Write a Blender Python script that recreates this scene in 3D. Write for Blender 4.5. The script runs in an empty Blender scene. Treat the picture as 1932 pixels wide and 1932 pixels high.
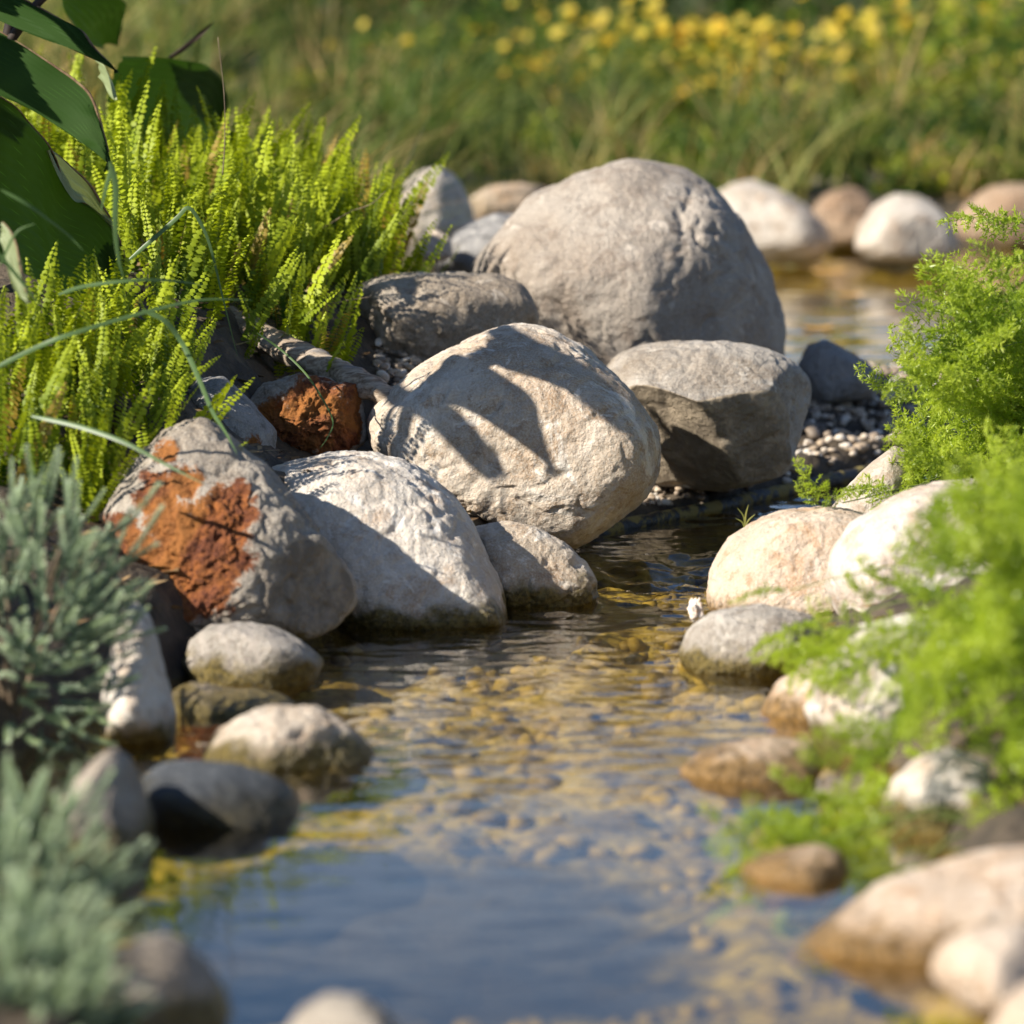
import bpy, math, random
import numpy as np
from mathutils import Vector, Matrix

# ------------------------------------------------------------------ camera, sky, sun, exposure
SC = bpy.context.scene
COL = SC.collection
PITCH = math.radians(7.5)
TH = 0.105            # tan of half the field of view
CH = 1.44             # camera height above the lower water
SUN = np.array([-0.78, -0.36, 0.58]); SUN /= np.linalg.norm(SUN)

cd = bpy.data.cameras.new('camera'); cam = bpy.data.objects.new('camera', cd); COL.objects.link(cam)
cam.location = (0, 0, CH)
cam.rotation_euler = (math.pi/2 - PITCH, 0, 0)
cd.sensor_width = 36; cd.lens = 18/TH
cd.clip_start = 0.1; cd.clip_end = 500
cd.dof.use_dof = True; cd.dof.focus_distance = 9.95; cd.dof.aperture_fstop = 2.8
SC.camera = cam

W = bpy.data.worlds.new('World'); SC.world = W; W.use_nodes = True
wn = W.node_tree.nodes; wl = W.node_tree.links
bg = wn['Background']; bg.inputs['Strength'].default_value = 0.066
sky = wn.new('ShaderNodeTexSky'); sky.sky_type = 'NISHITA'; sky.sun_disc = False
sky.sun_elevation = math.asin(SUN[2]); sky.sun_rotation = math.atan2(SUN[0], SUN[1])
sky.dust_density = 0.1; sky.ozone_density = 5.0; sky.altitude = 1200
# thin broken cloud all over the sky
wtc = wn.new('ShaderNodeTexCoord'); wmp = wn.new('ShaderNodeMapping'); wmp.inputs['Scale'].default_value = (1, 1, 3.2)
wno = wn.new('ShaderNodeTexNoise'); wno.inputs['Scale'].default_value = 2.6; wno.inputs['Detail'].default_value = 6
wrp = wn.new('ShaderNodeMapRange'); wrp.inputs[1].default_value = 0.52; wrp.inputs[2].default_value = 0.74
wrp.inputs[3].default_value = 0; wrp.inputs[4].default_value = 0.6
wmx = wn.new('ShaderNodeMix'); wmx.data_type = 'RGBA'; wmx.inputs[7].default_value = (8.5, 8.6, 8.8, 1)
wl.new(wtc.outputs['Generated'], wmp.inputs[0]); wl.new(wmp.outputs[0], wno.inputs['Vector'])
wl.new(wno.outputs[0], wrp.inputs[0]); wl.new(wrp.outputs[0], wmx.inputs[0])
wl.new(sky.outputs[0], wmx.inputs[6]); wl.new(wmx.outputs[2], bg.inputs['Color'])

sd = bpy.data.lights.new('sun', 'SUN'); sun = bpy.data.objects.new('sun', sd); COL.objects.link(sun)
sd.energy = 5.0; sd.angle = math.radians(0.5); sd.color = (1.0, 0.925, 0.81)
sun.rotation_euler = Vector(SUN).to_track_quat('Z', 'Y').to_euler()
sun.location = (-6, 4, 8)

SC.view_settings.view_transform = 'Standard'; SC.view_settings.look = 'None'
SC.view_settings.exposure = 0.98; SC.view_settings.gamma = 1
SC.render.engine = 'CYCLES'
SC.cycles.use_denoising = True
SC.cycles.max_bounces = 8; SC.cycles.transparent_max_bounces = 16
SC.cycles.sample_clamp_indirect = 6

# ------------------------------------------------------------------ geometry of the view
FW = np.array([0, math.cos(PITCH), -math.sin(PITCH)])
UP = np.array([0, math.sin(PITCH), math.cos(PITCH)])
RT = np.array([1., 0, 0])
CAM = np.array([0, 0, CH])
def at(x, y, Y):
    """survey point: the place at ground distance Y seen in direction (x, y) of a 1932 wide plate"""
    sx = (x-966)/966*TH; sy = (966-y)/966*TH
    t = Y/(math.cos(PITCH)+sy*math.sin(PITCH))
    return CAM + t*(FW+sx*RT+sy*UP)
def mpp(Y): return Y/math.cos(PITCH)*TH/966
def Xat(x, Y): return (x-966)*mpp(Y)

# ------------------------------------------------------------------ numpy noise
_r = np.random.RandomState(7)
_perm = np.tile(_r.permutation(256), 3).astype(np.int64)
_grad = _r.normal(size=(256, 3)); _grad /= np.linalg.norm(_grad, axis=1)[:, None]
def perlin(P):
    P = np.asarray(P, float); i = np.floor(P).astype(np.int64); f = P-i
    u = f*f*f*(f*(f*6-15)+10); i &= 255
    res = 0
    for dx in (0, 1):
        wx = u[:, 0] if dx else 1-u[:, 0]
        a = _perm[(i[:, 0]+dx) & 255]
        for dy in (0, 1):
            wy = u[:, 1] if dy else 1-u[:, 1]
            b = _perm[(a+i[:, 1]+dy) & 255]
            for dz in (0, 1):
                wz = u[:, 2] if dz else 1-u[:, 2]
                g = _grad[_perm[(b+i[:, 2]+dz) & 255]]
                d = g[:, 0]*(f[:, 0]-dx)+g[:, 1]*(f[:, 1]-dy)+g[:, 2]*(f[:, 2]-dz)
                res = res+d*wx*wy*wz
    return res*1.6
def fbm(P, o=4, g=0.5):
    s = 0; a = 1
    for k in range(o):
        s = s+a*perlin(P*(2.03**k)+k*17.3); a *= g
    return s
def ridged(P, o=3, g=0.5):
    s = 0; a = 1
    for k in range(o):
        s = s+a*(1-2*np.abs(perlin(P*(2.03**k)+k*11.7))); a *= g
    return s
def sm(x, a, b):
    t = np.clip((x-a)/(b-a), 0, 1); return t*t*(3-2*t)

# ------------------------------------------------------------------ mesh helpers
def mesh_np(name, V, F, smooth=True):
    """F: (n,3) or (n,4) int array"""
    V = np.asarray(V, np.float32); F = np.asarray(F, np.int32)
    me = bpy.data.meshes.new(name); k = F.shape[1]
    me.vertices.add(len(V)); me.vertices.foreach_set('co', V.ravel())
    me.loops.add(F.size); me.loops.foreach_set('vertex_index', F.ravel())
    me.polygons.add(len(F)); me.polygons.foreach_set('loop_start', np.arange(0, F.size, k, dtype=np.int32))
    try: me.polygons.foreach_set('loop_total', np.full(len(F), k, np.int32))
    except Exception: pass
    me.update(calc_edges=True); me.validate()
    if smooth: me.polygons.foreach_set('use_smooth', np.ones(len(me.polygons), bool))
    return me
def attr(me, name, vals):
    a = me.attributes.new(name, 'FLOAT', 'POINT'); a.data.foreach_set('value', np.asarray(vals, np.float32))
def obj(name, me, mat=None, parent=None, loc=None):
    o = bpy.data.objects.new(name, me); COL.objects.link(o)
    if mat is not None and len(me.materials) == 0: me.materials.append(mat)
    if parent is not None: o.parent = parent
    if loc is not None: o.location = loc
    return o
def tag(o, label=None, cat=None, group=None, kind=None):
    if label: o['label'] = label
    if cat: o['category'] = cat
    if group: o['group'] = group
    if kind: o['kind'] = kind
    return o
def empty(name, loc, label, cat, group=None):
    o = bpy.data.objects.new(name, None); COL.objects.link(o); o.location = loc
    o.empty_display_size = 0.05
    return tag(o, label, cat, group)

# ------------------------------------------------------------------ materials
def newmat(name):
    m = bpy.data.materials.new(name); m.use_nodes = True
    nt = m.node_tree; return m, nt.nodes, nt.links, nt.nodes['Principled BSDF']
def N(nodes, t, **kw):
    n = nodes.new(t)
    for k, v in kw.items(): setattr(n, k, v)
    return n
def mixc(n, l, fac, a, b, blend='MIX'):
    m = n.new('ShaderNodeMix'); m.data_type = 'RGBA'; m.blend_type = blend
    for sock, v in ((0, fac), (6, a), (7, b)):
        if hasattr(v, 'links') or hasattr(v, 'is_linked'): l.new(v, m.inputs[sock])
        elif sock == 0: m.inputs[0].default_value = v
        else: m.inputs[sock].default_value = (*v, 1)
    return m.outputs[2]
def noise(n, l, vec, scale, detail=4, rough=0.55, dist=0):
    t = n.new('ShaderNodeTexNoise'); t.inputs['Scale'].default_value = scale
    t.inputs['Detail'].default_value = detail; t.inputs['Roughness'].default_value = rough
    t.inputs['Distortion'].default_value = dist
    if vec is not None: l.new(vec, t.inputs['Vector'])
    return t.outputs[0]
def rng(n, l, v, a, b, c=0., d=1.):
    m = n.new('ShaderNodeMapRange'); m.interpolation_type = 'SMOOTHSTEP'
    l.new(v, m.inputs[0])
    for i, x in enumerate((a, b, c, d)): m.inputs[i+1].default_value = x
    return m.outputs[0]
def math2(n, l, op, a, b):
    m = n.new('ShaderNodeMath'); m.operation = op
    for i, v in enumerate((a, b)):
        if isinstance(v, (int, float)): m.inputs[i].default_value = v
        else: l.new(v, m.inputs[i])
    return m.outputs[0]
def getattr_node(n, name):
    a = n.new('ShaderNodeAttribute'); a.attribute_name = name; return a.outputs['Fac']

def rock_mat(name, c1, c2, c3, vein=(.75, .70, .62), vein_amt=.5, rust=False, fresh=None, stripes=False, wet=0.03, bump=1.0, alg=(.16, .12, .035), dark_amt=.5):
    m, n, l, b = newmat(name)
    tc = n.new('ShaderNodeTexCoord').outputs['Object']
    oi = n.new('ShaderNodeObjectInfo').outputs['Random']
    add = n.new('ShaderNodeVectorMath'); add.operation = 'ADD'; l.new(tc, add.inputs[0])
    cmb = n.new('ShaderNodeCombineXYZ'); l.new(math2(n, l, 'MULTIPLY', oi, 31.), cmb.inputs[0]); l.new(cmb.outputs[0], add.inputs[1])
    v = add.outputs[0]
    n1 = noise(n, l, v, 5, 5, .6, .6); n2 = noise(n, l, v, 17, 6, .65, .3); n3 = noise(n, l, v, 90, 4, .7)
    c = mixc(n, l, rng(n, l, n1, .38, .62), c1, c2)
    c = mixc(n, l, rng(n, l, n2, .50, .64, 0, .85), c, c3)
    # broad stains, pale scratches, mineral patches
    c = mixc(n, l, rng(n, l, noise(n, l, v, 2.6, 4, .6, .8), .50, .66, 0, .55), c, tuple(x*y for x, y in zip(c3, (1.05, 1.0, .92))))
    mps = n.new('ShaderNodeMapping'); mps.inputs['Rotation'].default_value = (.4, .5, .7); mps.inputs['Scale'].default_value = (4, 46, 22); l.new(v, mps.inputs[0])
    c = mixc(n, l, rng(n, l, noise(n, l, mps.outputs[0], 1., 5, .6, .3), .63, .70, 0, vein_amt*.8), c, vein)
    c = mixc(n, l, rng(n, l, noise(n, l, v, 8, 8, .74, 1.4), .56, .635, 0, vein_amt), c, vein)
    # dark crack lines and pits
    vo = n.new('ShaderNodeTexNoise'); vo.noise_type = 'RIDGED_MULTIFRACTAL'; vo.inputs['Scale'].default_value = 9; vo.inputs['Detail'].default_value = 5
    vo.inputs['Distortion'].default_value = .8; l.new(v, vo.inputs['Vector'])
    c = mixc(n, l, rng(n, l, n3, .60, .74, 0, dark_amt), c, tuple(x*.45 for x in c1))
    c = mixc(n, l, rng(n, l, noise(n, l, v, 220, 2, .6), .35, .65, 0, .22), c, tuple(min(.85, x*1.25) for x in vein))
    if stripes:
        wv = n.new('ShaderNodeTexWave'); wv.inputs['Scale'].default_value = 9; wv.inputs['Distortion'].default_value = 5; wv.inputs['Detail'].default_value = 4
        mp = n.new('ShaderNodeMapping'); mp.inputs['Rotation'].default_value = (.3, .7, .4); l.new(v, mp.inputs[0]); l.new(mp.outputs[0], wv.inputs[0])
        c = mixc(n, l, rng(n, l, wv.outputs['Fac'], .45, .95, 0, .6), c, (.44, .39, .34))
    rough = None
    if fresh is not None:
        c = mixc(n, l, rng(n, l, getattr_node(n, 'fresh'), .35, .6, 0, 1), c, mixc(n, l, rng(n, l, n2, .4, .65), fresh, tuple(x*1.8 for x in fresh)))
    if rust:
        ra = getattr_node(n, 'rust')
        ms = rng(n, l, math2(n, l, 'ADD', ra, math2(n, l, 'MULTIPLY', math2(n, l, 'SUBTRACT', noise(n, l, v, 34, 9, .78, .4), .5), 1.5)), .38, .56)
        rc = mixc(n, l, rng(n, l, n2, .35, .65), (.27, .088, .018), (.16, .050, .020))
        rc = mixc(n, l, rng(n, l, n3, .45, .62, 0, .85), rc, (.07, .018, .008))
        rc = mixc(n, l, rng(n, l, n1, .52, .66, 0, .7), rc, (.33, .13, .026))
        c = mixc(n, l, ms, c, rc)
    # waterline: algae and wet dark band, ragged
    ge = n.new('ShaderNodeNewGeometry'); sp = n.new('ShaderNodeSeparateXYZ'); l.new(ge.outputs['Position'], sp.inputs[0])
    zz = math2(n, l, 'ADD', sp.outputs['Z'], math2(n, l, 'MULTIPLY', math2(n, l, 'SUBTRACT', n2, .5), .12))
    wm = rng(n, l, zz, wet-.010, wet+.030, 1, 0)
    c = mixc(n, l, wm, c, mixc(n, l, rng(n, l, n3, .4, .65), alg, tuple(x*.35 for x in alg)))
    l.new(c, b.inputs['Base Color'])
    rg = n.new('ShaderNodeMapRange'); l.new(wm, rg.inputs[0]); rg.inputs[3].default_value = .82; rg.inputs[4].default_value = .35
    l.new(rg.outputs[0], b.inputs['Roughness']); b.inputs['Specular IOR Level'].default_value = .35
    bh = math2(n, l, 'ADD', math2(n, l, 'MULTIPLY', noise(n, l, v, 45, 8, .65), 1.0), math2(n, l, 'MULTIPLY', vo.outputs[0], -.10))
    bp = n.new('ShaderNodeBump'); bp.inputs['Strength'].default_value = .9*bump; bp.inputs['Distance'].default_value = .020
    l.new(bh, bp.inputs['Height']); l.new(bp.outputs[0], b.inputs['Normal'])
    return m

def leaf_mat(name, c1, c2, trans=.45, tcol=None, rough=.45, attr_name=None, c_tip=None, spec=.4, vein=False):
    m, n, l, b = newmat(name)
    oi = n.new('ShaderNodeObjectInfo').outputs['Random']
    tc = n.new('ShaderNodeTexCoord').outputs['Object']
    f = math2(n, l, 'ADD', math2(n, l, 'MULTIPLY', oi, .85), math2(n, l, 'MULTIPLY', noise(n, l, tc, 25, 2), .3))
    c = mixc(n, l, rng(n, l, f, .15, .95), c1, c2)
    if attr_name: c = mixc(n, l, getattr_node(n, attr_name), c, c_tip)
    if vein:
        uv = getattr_node(n, 'vein')
        c = mixc(n, l, rng(n, l, uv, .86, 1., 0, .8), c, tuple(min(1, x*3.0) for x in c1))
    l.new(c, b.inputs['Base Color']); b.inputs['Roughness'].default_value = rough; b.inputs['Specular IOR Level'].default_value = spec
    tr = n.new('ShaderNodeBsdfTranslucent')
    l.new(mixc(n, l, 1., c, tcol or (1.5, 1.5, .6), 'MULTIPLY'), tr.inputs['Color'])
    mx = n.new('ShaderNodeMixShader'); mx.inputs[0].default_value = trans
    l.new(b.outputs[0], mx.inputs[1]); l.new(tr.outputs[0], mx.inputs[2])
    l.new(mx.outputs[0], n['Material Output'].inputs['Surface'])
    return m

def attr_leaf_mat(name, stops, trans=.4, rough=.6):
    """colour chosen per blade by the 'tone' attribute"""
    m, n, l, b = newmat(name)
    r = n.new('ShaderNodeValToRGB'); e = r.color_ramp.elements
    e[0].position = stops[0][0]; e[0].color = (*stops[0][1], 1)
    e[1].position = stops[-1][0]; e[1].color = (*stops[-1][1], 1)
    for p, c in stops[1:-1]:
        q = e.new(p); q.color = (*c, 1)
    l.new(getattr_node(n, 'tone'), r.inputs[0])
    l.new(r.outputs[0], b.inputs['Base Color']); b.inputs['Roughness'].default_value = rough; b.inputs['Specular IOR Level'].default_value = .25
    if trans > 0:
        tr = n.new('ShaderNodeBsdfTranslucent'); l.new(mixc(n, l, 1., r.outputs[0], (1.3, 1.35, .8), 'MULTIPLY'), tr.inputs['Color'])
        mx = n.new('ShaderNodeMixShader'); mx.inputs[0].default_value = trans
        l.new(b.outputs[0], mx.inputs[1]); l.new(tr.outputs[0], mx.inputs[2]); l.new(mx.outputs[0], n['Material Output'].inputs['Surface'])
    return m

def plain_mat(name, c1, c2, scale=30, rough=.8, bump=.3, spec=.3):
    m, n, l, b = newmat(name)
    tc = n.new('ShaderNodeTexCoord').outputs['Object']
    nn = noise(n, l, tc, scale, 6, .65, .5)
    l.new(mixc(n, l, rng(n, l, nn, .35, .65), c1, c2), b.inputs['Base Color']); b.inputs['Roughness'].default_value = rough; b.inputs['Specular IOR Level'].default_value = spec
    bp = n.new('ShaderNodeBump'); bp.inputs['Strength'].default_value = bump; bp.inputs['Distance'].default_value = .005
    l.new(nn, bp.inputs['Height']); l.new(bp.outputs[0], b.inputs['Normal'])
    return m

# ------------------------------------------------------------------ the ground
LB = np.array([(4.0, -.55), (5.0, -.55), (5.9, -.45), (6.4, -.62), (7.1, -.78), (7.8, -.80), (8.3, -.72), (8.7, -.58), (9.2, -.42), (9.45, -.06), (9.9, .02), (10.3, .08), (10.6, .1)])
RB = np.array([(4.0, .75), (5.0, .70), (5.9, .64), (6.25, .52), (6.9, .58), (7.6, .60), (8.2, .56), (8.8, .52), (9.7, .58), (10.3, .75), (10.8, 1.2), (11.5, 1.6)])
UPZ = 0.11      # upper pool level
def ground_h(X, Y):
    X = np.asarray(X, float); Y = np.asarray(Y, float)
    P = np.stack([X, Y, 0*X], -1).reshape(-1, 3)
    nz = fbm(P*1.7, 4).reshape(X.shape); nf = fbm(P*9, 3).reshape(X.shape)
    xl = np.interp(Y, LB[:, 0], LB[:, 1]); xr = np.interp(Y, RB[:, 0], RB[:, 1])
    dl = xl-X; dr = X-xr
    amp = np.interp(Y, [6, 7.5, 9, 10.5, 12], [.10, .16, .36, .60, .64])
    bed = -.11+.02*nf+.03*nz+.055*sm(Y, 7.4, 8.0)-.05*np.exp(-(((X+.12)/.42)**4+((Y-7.05)/.6)**4))
    hl = -.11+.15*sm(dl, -.04, .10)+amp*(1-np.exp(-np.maximum(dl-.05, 0)/.42))
    hr = -.11+.14*sm(dr, -.04, .12)+.18*(1-np.exp(-np.maximum(dr-.05, 0)/.6))
    hl = hl-.15*np.exp(-(((X+.42)/.24)**2+((Y-9.85)/.42)**2))
    hl = hl-.22*np.exp(-(((X+.30)/.22)**2+((Y-10.32)/.32)**2))-.06*np.exp(-(((X+.5)/.2)**2+((Y-10.55)/.25)**2))
    yg = 10.34+np.maximum(X-.15, -.6)*1.48
    dg = Y-yg
    hg = -.11+.125*sm(dg, -.03, .03)+.085*sm(dg, 0, .9)
    h = np.maximum(np.maximum(np.maximum(hl, hr), hg)+.11, 0)+bed-.0*nz
    # land behind: settles to about .15 and then the far bank climbs
    back = sm(Y, 11.8, 13.2)
    land = .16+.25*sm(-X, -.1, 1.5)+.03*nz
    h = h*(1-back)+land*back
    # upper pool
    ex = sm(X, .30, .55)*sm(Y, 12.45, 12.75)*(1-sm(Y, 17.0, 17.35))
    h = h*(1-ex)+(-.03+.02*nz)*ex
    far = np.maximum(Y-17.3, 0)
    h = h+(.08*sm(far, 0, .5)+.026*far+.35*sm(far, 5.5, 12))*sm(far, 0, .3)
    h = np.where(Y > 40, np.minimum(h, 2.4+.2*nz), h)
    return h+.012*nf*(h > 0)
def gz(x, y): return float(ground_h(np.array([x]), np.array([y]))[0])

gx = np.unique(np.concatenate([np.linspace(-90, -4, 18), np.linspace(-4, -1.6, 30), np.linspace(-1.6, 2.4, 170), np.linspace(2.4, 6, 36), np.linspace(6, 90, 18)]))
gy = np.unique(np.concatenate([np.linspace(-40, 3.5, 14), np.linspace(3.5, 12.8, 330), np.linspace(12.8, 19, 90), np.linspace(19, 40, 40), np.linspace(40, 160, 14)]))
GX, GY = np.meshgrid(gx, gy); GZ = ground_h(GX, GY)
nx = len(gx); ny = len(gy); idx = np.arange(nx*ny).reshape(ny, nx)
F = np.stack([idx[:-1, :-1], idx[:-1, 1:], idx[1:, 1:], idx[1:, :-1]], -1).reshape(-1, 4)
me = mesh_np('ground', np.stack([GX, GY, GZ], -1).reshape(-1, 3), F)
m, n, l, b = newmat('soil_and_stream_bed')
ge = n.new('ShaderNodeNewGeometry'); sp = n.new('ShaderNodeSeparateXYZ'); l.new(ge.outputs['Position'], sp.inputs[0])
pos = ge.outputs['Position']
soil = mixc(n, l, rng(n, l, noise(n, l, pos, 14, 6), .35, .65), (.035, .026, .017), (.085, .062, .038))
bedc = mixc(n, l, rng(n, l, noise(n, l, pos, 9, 5, .6, .4), .36, .62), (.11, .078, .014), (.34, .27, .055))
bedc = mixc(n, l, rng(n, l, noise(n, l, pos, 34, 5), .5, .7), bedc, (.035, .025, .012))
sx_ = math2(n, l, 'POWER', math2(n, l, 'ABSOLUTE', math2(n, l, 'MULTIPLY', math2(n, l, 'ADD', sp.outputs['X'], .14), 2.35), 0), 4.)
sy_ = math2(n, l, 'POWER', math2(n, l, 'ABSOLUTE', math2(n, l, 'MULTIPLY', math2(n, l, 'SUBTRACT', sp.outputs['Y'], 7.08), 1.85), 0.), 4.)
reflect_mask = math2(n, l, 'ADD', math2(n, l, 'ADD', sx_, sy_), math2(n, l, 'MULTIPLY', math2(n, l, 'SUBTRACT', noise(n, l, pos, 7, 5, .6, .5), .5), 2.4))
bedc = mixc(n, l, rng(n, l, reflect_mask, .2, 1.5, 1, 0), bedc, (.014, .011, .006))  # bed colour darkened here to bring out the blue sky reflection and hide shadows
farc = mixc(n, l, rng(n, l, noise(n, l, pos, 3, 5), .4, .6), (.025, .03, .012), (.07, .058, .026))
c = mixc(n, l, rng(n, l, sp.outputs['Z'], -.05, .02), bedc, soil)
pool = n.new('ShaderNodeMath'); pool.operation = 'GREATER_THAN'; l.new(sp.outputs['Y'], pool.inputs[0]); pool.inputs[1].default_value = 12.2
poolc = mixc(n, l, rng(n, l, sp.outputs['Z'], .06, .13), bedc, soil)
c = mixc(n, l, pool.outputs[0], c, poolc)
c = mixc(n, l, rng(n, l, sp.outputs['Y'], 17.4, 18.2), c, farc)
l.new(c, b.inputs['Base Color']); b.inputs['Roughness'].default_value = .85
bp = n.new('ShaderNodeBump'); bp.inputs['Strength'].default_value = .7; bp.inputs['Distance'].default_value = .02
l.new(noise(n, l, pos, 40, 6), bp.inputs['Height']); l.new(bp.outputs[0], b.inputs['Normal'])
tag(obj('ground', me, m), kind='structure')

# ------------------------------------------------------------------ water
def water_mat(name, tint, s1, s2):
    m, n, l, b = newmat(name); n.remove(b)
    ge = n.new('ShaderNodeNewGeometry').outputs['Position']
    mp = n.new('ShaderNodeMapping'); mp.inputs['Scale'].default_value = (1, .8, 1); l.new(ge, mp.inputs[0])
    bp = n.new('ShaderNodeBump'); bp.inputs['Strength'].default_value = s1; bp.inputs['Distance'].default_value = .002
    l.new(noise(n, l, mp.outputs[0], s2, 3, .5), bp.inputs['Height'])
    dt = n.new('ShaderNodeVectorMath'); dt.operation = 'DOT_PRODUCT'; g2 = n.new('ShaderNodeNewGeometry'); l.new(bp.outputs[0], dt.inputs[0]); l.new(g2.outputs['Incoming'], dt.inputs[1])
    ab = n.new('ShaderNodeMath'); ab.operation = 'ABSOLUTE'; l.new(dt.outputs['Value'], ab.inputs[0])
    f5 = math2(n, l, 'POWER', math2(n, l, 'SUBTRACT', 1., ab.outputs[0]), 5.)
    fr = n.new('ShaderNodeMath'); fr.operation = 'MULTIPLY_ADD'; l.new(f5, fr.inputs[0]); fr.inputs[1].default_value = .98; fr.inputs[2].default_value = .02
    tr = n.new('ShaderNodeBsdfTransparent'); tr.inputs[0].default_value = (*tint, 1)
    gl = n.new('ShaderNodeBsdfGlossy'); gl.inputs['Roughness'].default_value = .02; gl.inputs['Color'].default_value = (1, 1, 1, 1); l.new(bp.outputs[0], gl.inputs['Normal'])
    mx = n.new('ShaderNodeMixShader'); l.new(fr.outputs[0], mx.inputs[0]); l.new(tr.outputs[0], mx.inputs[1]); l.new(gl.outputs[0], mx.inputs[2])
    l.new(mx.outputs[0], n['Material Output'].inputs['Surface'])
    return m
def water(name, x0, x1, y0, y1, step, zf, mat):
    xs = np.arange(x0, x1, step); ys = np.arange(y0, y1, step)
    X, Y = np.meshgrid(xs, ys); Z = zf(X, Y)
    i = np.arange(X.size).reshape(X.shape)
    F = np.stack([i[:-1, :-1], i[:-1, 1:], i[1:, 1:], i[1:, :-1]], -1).reshape(-1, 4)
    return tag(obj(name, mesh_np(name, np.stack([X, Y, Z], -1).reshape(-1, 3), F), mat), kind='structure')
def z_low(X, Y):
    P = np.stack([X, Y, 0*X], -1).reshape(-1, 3); R = lambda a: a.reshape(X.shape)
    # calm towards the camera, rippled in the middle, broken at the riffle under the pipe
    calm = np.interp(Y, [6.0, 6.9, 7.5, 8.4, 9.2, 9.6], [.12, .20, .50, 1.1, 1.5, 1.7])
    rif = np.exp(-((Y-9.75-.5*(X-.3))/.28)**2)*sm(X, -.1, .2)
    w = R(perlin(P*np.array([9, 14, 1.])))*.0024+R(perlin(P*np.array([20, 30, 1.])+5))*.0012+R(perlin(P*np.array([44, 60, 1.])+9))*.00035
    z = w*calm+rif*(R(fbm(P*np.array([10, 13, 1.])+3, 4, .6))*.014)
    z = z+.03*sm(Y-9.75-.5*(X-.3), -.05, .25)*sm(X, -.15, .1)   # steps up above the riffle
    return z
water('stream_water', -1.1, 2.0, 4.2, 11.6, .0125, z_low, water_mat('stream_water', (.92, .84, .62), .07, 70))
def z_up(X, Y):
    P = np.stack([X, Y, 0*X], -1).reshape(-1, 3)
    return UPZ+(perlin(P*np.array([6, 8, 1.]))*.004+perlin(P*np.array([15, 19, 1.]))*.0015).reshape(X.shape)
water('pool_water', .2, 4.5, 12.3, 17.6, .03, z_up, water_mat('pool_water', (.86, .78, .52), .08, 50))

# ------------------------------------------------------------------ boulders
def dirs(nn):
    """unit directions of a cube sphere, merged"""
    t = np.tan(np.linspace(-math.pi/4, math.pi/4, nn+1))
    a, b_ = np.meshgrid(t, t); o = np.ones_like(a); V = []; Fs = []; base = 0
    for (p, q, r) in ((o, a, b_), (-o, b_, a), (b_, o, a), (a, -o, b_), (a, b_, o), (b_, a, -o)):
        V.append(np.stack([p, q, r], -1).reshape(-1, 3)); i = base+np.arange((nn+1)**2).reshape(nn+1, nn+1); base += (nn+1)**2
        Fs.append(np.stack([i[:-1, :-1], i[:-1, 1:], i[1:, 1:], i[1:, :-1]], -1).reshape(-1, 4))
    V = np.concatenate(V); V /= np.linalg.norm(V, axis=1)[:, None]
    _, first, inv = np.unique(np.round(V*1e5).astype(np.int64), axis=0, return_index=True, return_inverse=True)
    return V[first], inv.reshape(-1)[np.concatenate(Fs)]
_dc = {}
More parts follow.
